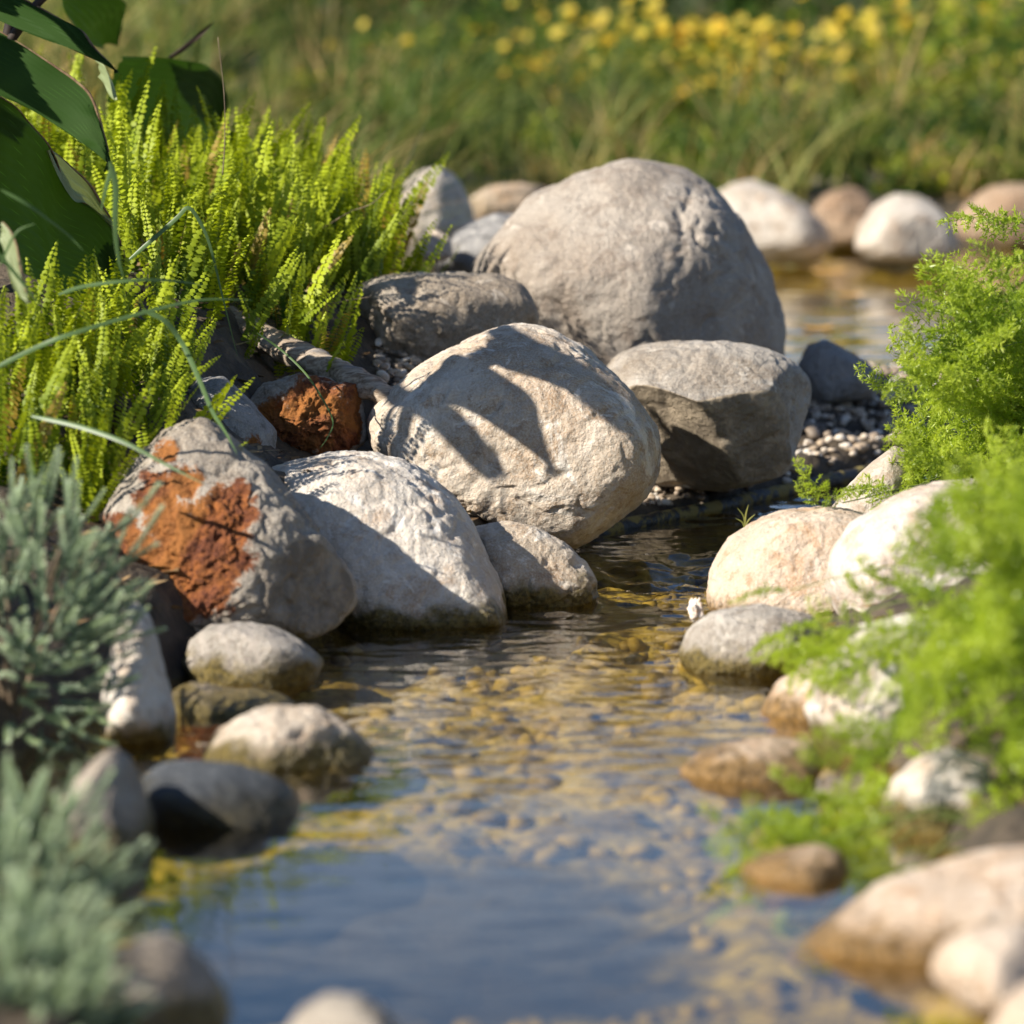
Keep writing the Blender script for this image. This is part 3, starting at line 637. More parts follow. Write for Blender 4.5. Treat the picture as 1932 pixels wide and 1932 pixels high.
m, n, l, b = newmat('weathered_wood')
tc = n.new('ShaderNodeTexCoord').outputs['Object']
mp = n.new('ShaderNodeMapping'); mp.inputs['Rotation'].default_value = (0, -.5, .9); mp.inputs['Scale'].default_value = (6, 60, 60); l.new(tc, mp.inputs[0])
w1 = noise(n, l, mp.outputs[0], 1.6, 6, .7, .4)
c = mixc(n, l, rng(n, l, w1, .35, .62), (.16, .11, .07), (.46, .38, .29)); c = mixc(n, l, rng(n, l, noise(n, l, tc, 12, 5), .55, .7, 0, .8), c, (.20, .19, .19))
l.new(c, b.inputs['Base Color']); b.inputs['Roughness'].default_value = .85
bp = n.new('ShaderNodeBump'); bp.inputs['Strength'].default_value = .8; bp.inputs['Distance'].default_value = .006; l.new(w1, bp.inputs['Height']); l.new(bp.outputs[0], b.inputs['Normal'])
lp = [at(405, 590, 10.55)]+[at(*q_) for q_ in ((500, 640, 10.4), (600, 686, 10.28), (680, 722, 10.18), (748, 756, 10.1))]
tag(obj('fallen_log', tube_mesh('fallen_log', lp, [.036, .036, .034, .032, .026], 70, 18, wob=.22, seed=8, flat=.8), m), 'weathered split log lying from the ferns down to the cream boulder', 'log')

# crumpled white scrap on the waterside
V0, F0 = ico(4); q = V0*(1+.55*fbm(V0*1.6+3, 3)[:, None])*np.array([.013, .010, .021])
tag(obj('white_scrap', mesh_np('white_scrap', q, F0), plain_mat('white_scrap', (.80, .78, .74), (.55, .36, .22), 60, .7), loc=at(1312, 1152, 9.12)), 'small crumpled white scrap caught against the right bank stone', 'scrap')

# ------------------------------------------------------------------ broad-leaved plant at the left
M_leaf = leaf_mat('broad_leaf_green', (.018, .046, .007), (.026, .062, .010), trans=.2, rough=.65, spec=.12, vein=True)
M_leafback = leaf_mat('leaf_pale_back', (.20, .24, .11), (.24, .28, .14), trans=.2, rough=.5)
M_edge = plain_mat('dry_leaf_edge', (.10, .055, .03), (.22, .15, .08), 40)
M_stalk = plain_mat('purple_brown_stalk', (.018, .011, .010), (.035, .022, .016), 20, .7)
def ruled(eu, el, nu=60, nv=22, bow=.02, veins=13, skew=.2, offs=None, rib=.0042):
    A = spline([at(*p) for p in eu], nu); B = spline([at(*p) for p in el], nu)
    if offs is not None: A = A+offs; B = B+offs
    v = np.linspace(0, 1, nv)[None, :, None]; G = A[:, None]*(1-v)+B[:, None]*v
    du = np.gradient(G, axis=0); dv = np.gradient(G, axis=1); Nn = np.cross(du, dv); Nn /= np.linalg.norm(Nn, axis=2)[..., None]+1e-9
    U = np.linspace(0, 1, nu)[:, None]+0*v[..., 0]
    ph = (v[..., 0]+skew*U)*veins
    G = G+Nn*(bow*np.sin(math.pi*v)+rib*np.cos(2*math.pi*ph)[..., None]+.006*perlin(G.reshape(-1, 3)*6).reshape(nu, nv, 1))
    vein = (.5+.5*np.cos(2*math.pi*ph))
    return G, vein
def leaf_obj(parent, eu, el, mat=None, edge=True, name='leaf', label=None, **kw):
    G, vein = ruled(eu, el, **kw); nu, nv = G.shape[:2]
    i = np.arange(nu*nv).reshape(nu, nv); F = np.stack([i[:-1, :-1], i[:-1, 1:], i[1:, 1:], i[1:, :-1]], -1).reshape(-1, 4)
    base = np.array(parent.location)
    me = mesh_np(name, G.reshape(-1, 3)-base, F); attr(me, 'vein', vein.ravel())
    o = obj(name, me, mat or M_leaf, parent)
    if label: o['label'] = label
    if edge:   # thin dry margin along the upper edge
        me2 = tube_mesh('leaf_margin', G[::4, 0]-base, [.0012, .0016, .0022, .0028, .002], 50, 6)
        obj('leaf_margin', me2, M_edge, o)
    return o
cz = gz(-1.15, 9.5)
canna = empty('broad_leaved_plant', (-1.15, 9.5, cz), 'dark broad-leaved plant with huge ribbed leaves at the upper left', 'plant')
K = .36
def cr(pts, Y0, Y1): # crop plate -> plate with depth running from Y0 to Y1
    nn_ = len(pts)-1; return [(x*K, y*K, Y0+(Y1-Y0)*i/nn_) for i, (x, y) in enumerate(pts)]
leaf_obj(canna, cr([(-330, -230), (-60, -90), (130, -2), (330, 100), (430, 160), (500, 260), (620, 375)], 9.65, 9.5), cr([(-330, -60), (-150, 60), (0, 110), (150, 165), (290, 222), (450, 290), (622, 380)], 9.6, 9.5), bow=-.012, veins=9)
leaf_obj(canna, cr([(-330, 0), (-150, 80), (0, 165), (200, 290), (450, 470), (525, 640), (590, 870)], 9.65, 9.5), cr([(-330, 420), (-150, 460), (0, 503), (180, 585), (340, 690), (470, 780), (595, 880)], 9.6, 9.5), bow=-.015, veins=11)
leaf_obj(canna, cr([(-330, 380), (0, 510), (150, 640), (270, 780), (350, 1000), (540, 1120), (640, 1320), (655, 1490)], 9.7, 10.2), cr([(-330, 1250), (-100, 1330), (80, 1410), (200, 1470), (330, 1540), (450, 1590), (560, 1630), (640, 1640)], 9.7, 10.2), bow=.02, veins=15, nv=34)
leaf_obj(canna, cr([(262, 775), (300, 800), (380, 880), (470, 970), (540, 1085), (590, 1170)], 9.92, 10.07), cr([(265, 785), (320, 930), (390, 1050), (450, 1065), (530, 1125), (592, 1180)], 9.90, 10.06), mat=M_leafback, veins=3, nu=40, nv=10, bow=.004, name='leaf_fold', label='pale underside where the big leaf folds over')
leaf_obj(canna, cr([(10, 1165), (60, 1215), (100, 1300), (118, 1430), (145, 1580)], 8.75, 8.7), cr([(0, 1260), (25, 1340), (50, 1440), (85, 1530), (140, 1590)], 8.76, 8.7), mat=M_leafback, veins=4, nu=40, nv=12, bow=.004, label='small pale leaf tip at the left edge')
leaf_obj(canna, cr([(650, 300), (800, 298), (980, 315), (1090, 345), (1150, 400), (1182, 520), (1185, 690)], 11.3, 12.1), cr([(600, 720), (700, 760), (800, 780), (900, 790), (1000, 790), (1090, 780), (1160, 750)], 11.35, 12.1), bow=.03, veins=9, edge=False)
leaf_obj(canna, cr([(430, -120), (520, -60), (640, 0), (665, 60), (640, 120), (610, 240)], 11.6, 12.2), cr([(330, -60), (330, 40), (380, 130), (430, 200), (480, 240), (560, 262)], 11.4, 12.1), bow=.02, veins=8, edge=False)
leaf_obj(canna, cr([(880, 300), (930, 262), (1000, 205), (1060, 155), (1122, 112)], 11.6, 11.5), cr([(900, 308), (955, 276), (1020, 222), (1075, 172), (1125, 115)], 11.6, 11.5), mat=M_stalk, veins=2, nu=20, nv=5, bow=.002, edge=False, label='dry dark pointed leaf tip')
leaf_obj(canna, cr([(500, 300), (540, 340), (580, 420), (605, 520)], 10.6, 10.5), cr([(520, 420), (545, 450), (575, 490), (603, 525)], 10.6, 10.5), mat=M_leafback, veins=3, nu=20, nv=8, bow=.004, edge=False, label='pale sliver of leaf among the ferns')
# added unseen leaf strips, shaped to shade the plant and throw the finger-like shadows
o1 = SUN*.5
leaf_obj(canna, [(-119, -80, 9.6), (-22, -32, 9.6), (30, -6, 9.6), (54, 4, 9.6)], [(-119, -24, 9.6), (-54, 20, 9.6), (0, 38, 9.6), (100, 75, 9.6)], offs=o1, edge=False, nu=24, nv=12, bow=.003)
leaf_obj(canna, [(-119, 5, 9.6), (-54, 34, 9.6), (0, 64, 9.6), (76, 110, 9.6)], [(-119, 146, 9.6), (-54, 162, 9.6), (0, 177, 9.6), (152, 258, 9.55)], offs=o1, edge=False, nu=24, nv=12, bow=.003)
for (u, w) in (([(830, 520, 10.2), (940, 590, 10.1), (1040, 640, 10.0), (1130, 722, 9.95), (1200, 800, 9.9)], [(820, 560, 10.2), (920, 632, 10.1), (1010, 674, 10.0), (1090, 752, 9.95), (1150, 806, 9.9)]),
               ([(600, 610, 10.1), (700, 685, 10.0), (790, 722, 9.95), (870, 800, 9.9), (902, 866, 9.88)], [(590, 650, 10.1), (690, 735, 10.0), (760, 768, 9.95), (828, 838, 9.9), (868, 874, 9.88)])):
    leaf_obj(canna, u, w, offs=SUN*1.7, edge=False, nu=40, nv=12, bow=.004)
for (pts, r0) in (([(-60, 700, 10.0), (-40, 300, 10.0), (10, 90, 10.0), (40, -60, 10.0)], .016), ([(-90, 700, 9.55), (-30, 200, 9.6), (45, 40, 9.6), (110, -30, 9.6)], .012),
                  ([(-120, 700, 9.6), (-150, 520, 9.6), (-190, 380, 9.6), (-230, 260, 9.6)], .02)):
    P = [at(*p) for p in pts]; P[0][2] = gz(P[0][0], P[0][1])-.01
    obj('stalk', tube_mesh('stalk', [p-np.array(canna.location) for p in P], [r0, r0, r0*.8, r0*.6], 40, 10), M_stalk, canna)

for (x_, y_, z_) in ((-1.50, 9.43, 1.30), (-1.50, 9.43, 1.16), (-1.13, 9.6, 1.0), (-1.13, 9.62, .80)):  # stalks, some added to join the unseen shade strips to the plant
    obj('stalk', tube_mesh('stalk', [(-.03, .02, -.01), (.5*(x_+1.15)-.02, .5*(y_-9.5), .55*(z_-cz)), (x_+1.15, y_-9.5, z_-cz)], [.014, .010, .006], 30, 8), M_stalk, canna)

# ------------------------------------------------------------------ ferns
def strip_leaf(V, F, T, base, d, side, nrm, ln, w, tone, bend):
    """a leaflet: six vertices, folded a little along its length"""
    i = len(V); up = nrm
    V += [base, base+d*ln*.35+side*w*.5+up*bend*.3, base+d*ln*.35-side*w*.5+up*bend*.3, base+d*ln*.75+side*w*.42-up*bend*.2, base+d*ln*.75-side*w*.42-up*bend*.2, base+d*ln-up*bend]
    F += [(i, i+1, i+2), (i+1, i+3, i+2), (i+2, i+3, i+4), (i+3, i+5, i+4)]; T += [tone]*6
def frond_mesh(seed):
    rs = np.random.RandomState(seed); L_ = rs.uniform(.25, .38); n_ = int(L_/.0112)
    curve = rs.uniform(.1, .45); tw = rs.normal(0, .5); V, F, T = [], [], []
    pts = []
    for i in range(n_+1):
        s = i/n_; a = curve*s*s*1.3
        if i == 0: p = np.zeros(3)
        else: p = p+np.array([.004*math.sin(tw*3*s), math.sin(a), math.cos(a)])*L_/n_*np.array([1, 1, 1])
        pts.append(p.copy())
    pts = np.array(pts); wmax = rs.uniform(.020, .029)
    for i in range(2, n_):
        s = i/n_; t = pts[i+1]-pts[i-1]; t /= np.linalg.norm(t)
        a = tw*s; sx = np.array([math.cos(a), math.sin(a), 0]); nr = np.cross(sx, t); nr /= np.linalg.norm(nr); sx = np.cross(t, nr)
        prof = min(1, .45+s*2.6)*(1-s**3.2)**.8*(1 if s < .96 else .8)
        for sg in (-1, 1):
            d = sg*sx*(1-.1*s)+t*rs.uniform(-.05, .40)+nr*rs.uniform(-.45, .15); d /= np.linalg.norm(d)
            up = nr*math.cos(.5)+t*math.sin(.5)
            sd_ = np.cross(d, up); sd_ /= np.linalg.norm(sd_); up = np.cross(sd_, d)
            strip_leaf(V, F, T, pts[i]+sg*sx*.0006, d, sd_, up, wmax*prof*rs.uniform(.88, 1.1), 0.0148*(.6+.4*prof), s, rs.uniform(.001, .0035))
    Vt, Ft = tube(pts[::4], [.0011, .0004], 14, 4); off = len(V)
    V = np.vstack([np.array(V), Vt]); F = np.vstack([np.array(F), np.vstack([Ft[:, [0, 1, 2]], Ft[:, [0, 2, 3]]])+off]); T = np.concatenate([T, np.full(len(Vt), .2)])
    F = F[(F[:, 0] != F[:, 1]) & (F[:, 1] != F[:, 2]) & (F[:, 0] != F[:, 2])]
    me = mesh_np('frond', V, F, False); attr(me, 'tip', np.clip((T-.25)*1.1, 0, 1)); return me
M_fern = leaf_mat('fern_green', (.045, .10, .005), (.30, .36, .012), trans=.28, tcol=(1.3, 1.3, .4), rough=.5, spec=.2, attr_name='tip', c_tip=(.38, .44, .022))
M_fern_old = leaf_mat('fern_yellowed', (.30, .20, .03), (.34, .25, .05), trans=.35, rough=.5)
FR = [frond_mesh(s) for s in range(12)]
for f_ in FR: f_.materials.append(M_fern)
FRO = []
for s in (40, 41):
    f_ = frond_mesh(s); f_.materials.append(M_fern_old); FRO.append(f_)
def put_frond(parent, p, tilt, az, sc, rs, old=False, spin=None):
    o = bpy.data.objects.new('frond', (FRO if old else FR)[rs.randint(2 if old else 12)]); COL.objects.link(o); o.parent = parent
    # stands up, turned so that a broad side faces somewhere near the viewer, then tilted towards az
    z = Vector((math.cos(az)*math.sin(tilt), math.sin(az)*math.sin(tilt), math.cos(tilt)))
    q = z.to_track_quat('Z', 'Y')
    R = Matrix.Translation(Vector(p)-parent.location) @ q.to_matrix().to_4x4() @ Matrix.Rotation(rs.normal(0, .55)+(math.pi if rs.rand() < .5 else 0)+math.pi/2-az if spin is None else spin, 4, 'Z') @ Matrix.Scale(sc, 4)
    o.matrix_local = R
rs = np.random.RandomState(21)
def fern_clump(label, xr, Yr, count, lean, hs=(.8, 1.1), tiltr=(.04, .46)):
    xc = Xat(sum(xr)/2, sum(Yr)/2); yc = sum(Yr)/2
    par = empty('fern', (xc, yc, gz(xc, yc)), label, 'fern', 'sword ferns on the left bank'); done = 0
    for i in range(count):
        Y = rs.uniform(*Yr); px = rs.uniform(*xr); X = Xat(px, Y)
        p = (X, Y, gz(X, Y)-.01)
        az = rs.uniform(0, 6.28) if rs.rand() < .45 else rs.normal(lean, .7)
        put_frond(par, p, rs.uniform(*tiltr), az, rs.uniform(*hs), rs, rs.rand() < .06)
    return par
fern_clump('tall fern clump seen between the huge dark leaves', (30, 240), (10.4, 11.9), 66, -1.2, (.75, 1.05))
fern_clump('bright fern clump right of the huge leaf tips', (225, 420), (10.2, 11.7), 96, -1.0, (.7, 1.0), (.04, .6))
fern_clump('dense middle fern clump above the fallen log', (400, 590), (10.75, 11.7), 88, -.6, (.7, 1.0), (.04, .6))
fern_clump('fern clump at the right end spilling towards the grey-brown boulder', (560, 735), (10.95, 11.9), 100, -.2, (.7, 1.0), (.05, .65))
fern_clump('low shaded fern clump around the upper end of the log', (300, 620), (10.35, 10.95), 120, -.9, (.6, .9), (.2, .95))
fern_clump('nearer fern clump at the left edge above the grey-leaved bush', (-40, 200), (8.95, 9.45), 90, -1.0, (.6, .9), (.05, .6))
fern_clump('fern clump overhanging the rust-stained boulder', (150, 345), (9.2, 9.8), 78, -.5, (.55, .85), (.1, .85))
sp_ = empty('fern', at(455, 690, 10.25), 'lone fern sprig sticking out over the log', 'fern', 'sword ferns on the left bank')
for (a_, t_, s_) in ((.0, .62, .42), (.2, .45, .30)): put_frond(sp_, sp_.location, t_, a_, s_, rs, spin=.3)
sp_ = empty('fern', at(800, 545, 11.6), 'single fern frond pointing right of the fern bank', 'fern', 'sword ferns on the left bank')
put_frond(sp_, sp_.location, .85, .0, .45, rs, spin=.2); put_frond(sp_, sp_.location, .2, 2.5, .4, rs)

# ------------------------------------------------------------------ arching grass blades
M_blade = leaf_mat('long_grass_blade', (.075, .135, .035), (.10, .165, .06), trans=.3, tcol=(1.2, 1.3, .7), rough=.4)
M_dry = plain_mat('dry_twig', (.12, .085, .055), (.22, .17, .11), 50)
def blade_mesh(pts, w, nn=36, base=(0, 0, 0)):
    C = spline(pts, nn)-np.array(base); T = np.gradient(C, axis=0); T /= np.linalg.norm(T, axis=1)[:, None]
    A = np.cross(T, -FW+.3*UP); A /= np.linalg.norm(A, axis=1)[:, None]; s = np.linspace(0, 1, nn)
    ww = (w*np.minimum(1, s*6+.5)*(1-s**3))[:, None]+.0003; Nn = np.cross(A, T)*w*.35
    V = np.stack([C-A*ww, C+Nn*(1-s[:, None]), C+A*ww], 1).reshape(-1, 3); i = np.arange(nn*3).reshape(nn, 3)
    F = np.concatenate([np.stack([i[:-1, k_], i[:-1, k_+1], i[1:, k_+1], i[1:, k_]], -1) for k_ in (0, 1)])
    return mesh_np('blade', V, F)
def tuft(label, root, blades, mat, w=.0045, name='grass_tuft', cat='grass'):
    par = empty(name, root, label, cat)
    for pts, ww in blades: obj('blade', blade_mesh([at(*p) for p in pts], ww, base=root), mat, par)
    return par
tuft('long arching grass blades reaching out of the left ferns across the huge leaf', at(150, 640, 9.3),
     [([(-30, 705, 8.9), (70, 655, 8.9), (144, 627, 8.9), (270, 590, 8.95), (378, 566, 9.0), (476, 566, 9.05)], .0042),
      ([(110, 556, 9.0), (160, 540, 9.0), (252, 529, 9.0), (330, 530, 9.05), (392, 540, 9.1)], .0035),
      ([(2, 358, 8.8), (50, 385, 8.8), (90, 414, 8.82), (130, 445, 8.85), (158, 474, 8.85)], .003),
      ([(0, 500, 8.7), (30, 440, 8.7), (66, 421, 8.7)], .002), ([(-10, 470, 8.7), (40, 530, 8.7), (75, 575, 8.7)], .003)], M_blade)
tuft('bent grass blade kinked over in front of the fern clump', at(238, 493, 9.85),
     [([(238, 495, 9.85), (290, 450, 9.85), (335, 410, 9.85), (354, 392, 9.85), (372, 410, 9.85), (395, 460, 9.85), (420, 560, 9.85), (448, 672, 9.85)], .0042)], M_blade)
tuft('blue-green grass blade hanging from the huge leaf tip', at(236, 535, 9.5),
     [([(207, 305, 8.95), (218, 350, 8.95), (217, 420, 8.95), (222, 480, 8.95), (234, 530, 8.95)], .0055), ([(212, 312, 9.0), (200, 355, 9.0), (190, 400, 9.0)], .004)], M_blade)
tuft('curved pair of blades drooping onto the rust-stained boulder', at(277, 588, 9.1),
     [([(268, 585, 9.1), (310, 605, 9.1), (345, 650, 9.1), (375, 715, 9.05), (400, 775, 9.0), (425, 815, 8.95), (447, 856, 8.9)], .0046),
      ([(285, 588, 9.15), (330, 625, 9.15), (362, 690, 9.1), (380, 730, 9.1)], .003)], M_blade)
tuft('straight grass blade crossing the top of the rust-stained boulder', at(80, 790, 8.8),
     [([(60, 785, 8.8), (150, 805, 8.75), (235, 835, 8.7), (310, 875, 8.66), (386, 914, 8.62)], .0042)], M_blade)
tuft('thin dark grass blade arching over the craggy rust-brown rock', at(485, 628, 10.0),
     [([(485, 628, 10.0), (530, 660, 10.0), (575, 703, 9.95), (610, 755, 9.9), (628, 796, 9.88), (618, 825, 9.87), (603, 847, 9.86)], .0018)], M_blade)
tuft('little yellow-green grass sprig on the right bank boulder', at(1405, 995, 9.5),
     [([(1405, 998, 9.5), (1403, 975, 9.5), (1391, 958, 9.5)], .0012), ([(1405, 998, 9.5), (1407, 972, 9.5), (1412, 952, 9.5)], .0014), ([(1405, 998, 9.5), (1412, 982, 9.5), (1425, 970, 9.5)], .0012),
      ([(1405, 998, 9.5), (1400, 985, 9.5), (1388, 978, 9.5)], .001)], leaf_mat('sprig', (.20, .22, .05), (.26, .26, .07), .3))
for lab, pts in (('thin dry stem standing up through the ferns', [(420, 330, 10.4), (424, 270, 10.4), (423, 180, 10.4), (411, 70, 10.4)]),
                 ('dry brown twig across the right end of the ferns', [(610, 430, 10.9), (660, 400, 10.85), (700, 385, 10.8), (728, 360, 10.8)]),
                 ('pale dry twig lying over the grey-brown boulder', [(560, 560, 10.6), (610, 573, 10.6), (660, 566, 10.6), (700, 560, 10.6)])):
    P = [at(*p) for p in pts]
    tag(obj('dry_stem', tube_mesh('dry_stem', [p-P[0] for p in P], [.0014, .0008], 20, 5), M_dry, loc=P[0]), lab, 'stem', 'dry stems in the ferns')

# ------------------------------------------------------------------ feathery asparagus fern on the right
def spray_mesh(seed):
    rs = np.random.RandomState(seed); L_ = .30; V, F, T = [], [], []
    nn = 30; pts = [np.zeros(3)]; a = 0
    for i in range(nn):
        a += rs.uniform(.0, .045); pts.append(pts[-1]+np.array([.0012*math.sin(i*.6+seed), math.sin(a), math.cos(a)])*L_/nn)
    pts = np.array(pts)
    def needle(p, d, ln, w, tone):
        sd_ = np.cross(d, rs.normal(size=3)); sd_ /= np.linalg.norm(sd_)+1e-9; i = len(V)
        V.extend([p-sd_*w*.5, p+sd_*w*.5, p+d*ln*.6+sd_*w*.55, p+d*ln*.6-sd_*w*.55, p+d*ln]); F.extend([(i, i+1, i+2), (i, i+2, i+3), (i+3, i+2, i+4)]); T.extend([tone]*5)
    tubes = [tube(pts[::3], [.0012, .0005], 12, 4)]
    for i in range(4, nn+1):
        t = pts[min(i+1, nn)]-pts[i-1]; t /= np.linalg.norm(t)
        s = i/nn; bl = .075*min(1, s*2.2)*(1-s)**.7+.012
        for sg in (-1, 1):
            if rs.rand() < .34: continue
            d = np.array([sg*1., rs.normal(0, .35), .0])+t*rs.uniform(.35, .9); d /= np.linalg.norm(d)
            m_ = max(3, int(bl/.0052))
            for j in range(1, m_+1):
                p = pts[i]+d*bl*j/m_+np.array([0, .006*(j/m_)**2, -.008*(j/m_)**2])
                for q in range(3):
                    nd = d*.7+rs.normal(0, .75, 3); nd /= np.linalg.norm(nd); needle(p, nd, rs.uniform(.010, .017), .0023, s)
            tubes.append(tube([pts[i], pts[i]+d*bl*.5, pts[i]+d*bl+np.array([0, .006, -.008])], [.0006, .0003], 4, 3))
    V = np.array(V); F = np.array(F); T = np.array(T)
    for Vt, Ft in tubes:
        o = len(V); V = np.vstack([V, Vt]); F = np.vstack([F, Ft[:, [0, 1, 2]]+o, Ft[:, [0, 2, 3]]+o]); T = np.concatenate([T, np.full(len(Vt), .5)])
    F = F[(F[:, 0] != F[:, 1]) & (F[:, 1] != F[:, 2]) & (F[:, 0] != F[:, 2])]
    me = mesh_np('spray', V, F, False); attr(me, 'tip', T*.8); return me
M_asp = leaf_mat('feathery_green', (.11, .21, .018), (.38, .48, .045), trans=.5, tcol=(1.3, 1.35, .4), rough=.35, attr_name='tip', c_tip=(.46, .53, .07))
SPR = [spray_mesh(s) for s in range(7)]
for f_ in SPR: f_.materials.append(M_asp)
def put_spray(par, tip, root, sc, rs, far=False):
    d = Vector(tip)-Vector(root); d.normalize()
    d = (d+Vector((rs.normal(0, .25), rs.normal(0, .25), rs.uniform(-.1, .45)))).normalized()
    o = bpy.data.objects.new('spray', SPR[rs.randint(7)]); COL.objects.link(o); o.parent = par
    R = d.to_track_quat('Z', 'Y').to_matrix().to_4x4() @ Matrix.Rotation(rs.uniform(0, 6.28), 4, 'Z') @ Matrix.Scale(sc, 4)
    p = Vector(tip)-d*.30*sc
    o.matrix_local = Matrix.Translation(p-par.location) @ R
    if rs.rand() < .22 or far:
        q = p-par.location; r0 = Vector(root)-par.location; mid = (q+r0)*.5+Vector((0, 0, .05))
        obj('stem', tube_mesh('stem', [tuple(r0), tuple(mid), tuple(q)], [.0022, .0012], 14, 5), M_stem, par)
M_stem = plain_mat('green_stem', (.10, .16, .03), (.20, .22, .07), 30, .6)
rs = np.random.RandomState(33)
rx, ry = Xat(1990, 9.7), 9.7
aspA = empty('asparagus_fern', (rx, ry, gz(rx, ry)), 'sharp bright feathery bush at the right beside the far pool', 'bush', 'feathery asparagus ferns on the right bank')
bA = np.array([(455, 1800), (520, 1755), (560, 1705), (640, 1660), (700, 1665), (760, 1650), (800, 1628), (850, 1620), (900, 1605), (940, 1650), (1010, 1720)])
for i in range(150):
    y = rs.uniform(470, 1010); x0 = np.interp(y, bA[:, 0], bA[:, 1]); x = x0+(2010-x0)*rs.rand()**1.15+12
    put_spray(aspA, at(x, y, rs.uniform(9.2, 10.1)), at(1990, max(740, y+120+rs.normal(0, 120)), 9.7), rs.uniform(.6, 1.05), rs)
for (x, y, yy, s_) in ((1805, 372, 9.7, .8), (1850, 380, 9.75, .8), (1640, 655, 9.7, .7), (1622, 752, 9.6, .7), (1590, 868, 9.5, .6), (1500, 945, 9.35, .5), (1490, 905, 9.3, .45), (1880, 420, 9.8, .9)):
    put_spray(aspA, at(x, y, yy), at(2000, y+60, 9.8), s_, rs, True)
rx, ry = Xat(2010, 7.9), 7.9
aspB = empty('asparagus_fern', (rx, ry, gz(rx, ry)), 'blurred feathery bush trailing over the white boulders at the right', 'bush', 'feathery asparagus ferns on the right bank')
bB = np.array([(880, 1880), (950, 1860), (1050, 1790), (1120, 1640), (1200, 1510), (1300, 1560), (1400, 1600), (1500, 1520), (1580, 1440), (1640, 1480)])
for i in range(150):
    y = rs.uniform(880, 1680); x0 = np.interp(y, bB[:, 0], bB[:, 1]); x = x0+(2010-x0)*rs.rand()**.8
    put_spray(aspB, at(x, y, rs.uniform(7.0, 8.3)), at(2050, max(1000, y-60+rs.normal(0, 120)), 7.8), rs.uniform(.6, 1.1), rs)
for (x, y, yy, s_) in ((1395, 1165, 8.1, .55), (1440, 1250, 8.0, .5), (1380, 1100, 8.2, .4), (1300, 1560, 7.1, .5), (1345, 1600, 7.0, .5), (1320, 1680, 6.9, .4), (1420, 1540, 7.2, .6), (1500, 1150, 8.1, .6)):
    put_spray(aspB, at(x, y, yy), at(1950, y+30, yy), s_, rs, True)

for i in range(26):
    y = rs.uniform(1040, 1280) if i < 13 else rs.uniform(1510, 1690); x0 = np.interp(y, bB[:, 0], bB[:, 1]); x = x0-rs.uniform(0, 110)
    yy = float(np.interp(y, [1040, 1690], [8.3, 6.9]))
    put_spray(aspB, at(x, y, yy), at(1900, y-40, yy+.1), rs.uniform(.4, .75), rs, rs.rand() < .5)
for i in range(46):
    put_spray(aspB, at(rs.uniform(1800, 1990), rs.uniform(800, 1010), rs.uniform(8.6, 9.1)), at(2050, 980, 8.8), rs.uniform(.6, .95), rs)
M_speck = plain_mat('white_speck', (.80, .80, .74), (.72, .74, .62), 60, .6)  # small white specks scattered over the sprays
V0, F0 = ico(1); V0 = V0*(1+.25*perlin(V0*2)[:, None])*.0042
bme = mesh_np('speck', V0, F0); bme.materials.append(M_speck)
for par, k_ in ((aspA, 40), (aspB, 110)):
    kids = [c_ for c_ in par.children if c_.name.startswith('spray')]
    for i in range(k_):
        o = bpy.data.objects.new('speck', bme); COL.objects.link(o); o.parent = par
        o.location = kids[rs.randint(len(kids))].matrix_local @ Vector((rs.normal(0, .03), rs.normal(0, .02), rs.uniform(.1, .28)))

# ------------------------------------------------------------------ grey-leaved bushes at the left
def sprig_mesh(seed):
    rs = np.random.RandomState(seed); V, F, T = [], [], []
    for i in range(140):
        s = (i+1)/140; p = np.array([.004*math.sin(3*s+seed), .004*math.cos(2*s), .11*s]); a = i*2.4+rs.uniform(-.3, .3)
        d = np.array([math.cos(a), math.sin(a), .75+.6*s]); d /= np.linalg.norm(d); sd_ = np.cross(d, [0, 0, 1]); sd_ /= np.linalg.norm(sd_); up = np.cross(sd_, d)
        strip_leaf(V, F, T, p, d, sd_, up, rs.uniform(.008, .014)*(1-.25*s), .0032, s, rs.uniform(-.001, .002))
    Vt, Ft = tube([(0, 0, 0), (.002, .003, .05), (.003, 0, .105)], [.0014, .0007], 6, 4); o = len(V)
    V = np.vstack([np.array(V), Vt]); F = np.vstack([np.array(F), Ft[:, [0, 1, 2]]+o, Ft[:, [0, 2, 3]]+o]); F = F[(F[:, 0] != F[:, 1]) & (F[:, 1] != F[:, 2]) & (F[:, 0] != F[:, 2])]
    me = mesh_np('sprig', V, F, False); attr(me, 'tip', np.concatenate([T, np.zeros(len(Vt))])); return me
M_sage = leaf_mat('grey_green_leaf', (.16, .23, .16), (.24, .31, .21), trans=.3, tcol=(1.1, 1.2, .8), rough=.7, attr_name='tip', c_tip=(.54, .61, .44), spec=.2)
SG = [sprig_mesh(s) for s in range(6)]
for f_ in SG: f_.materials.append(M_sage)
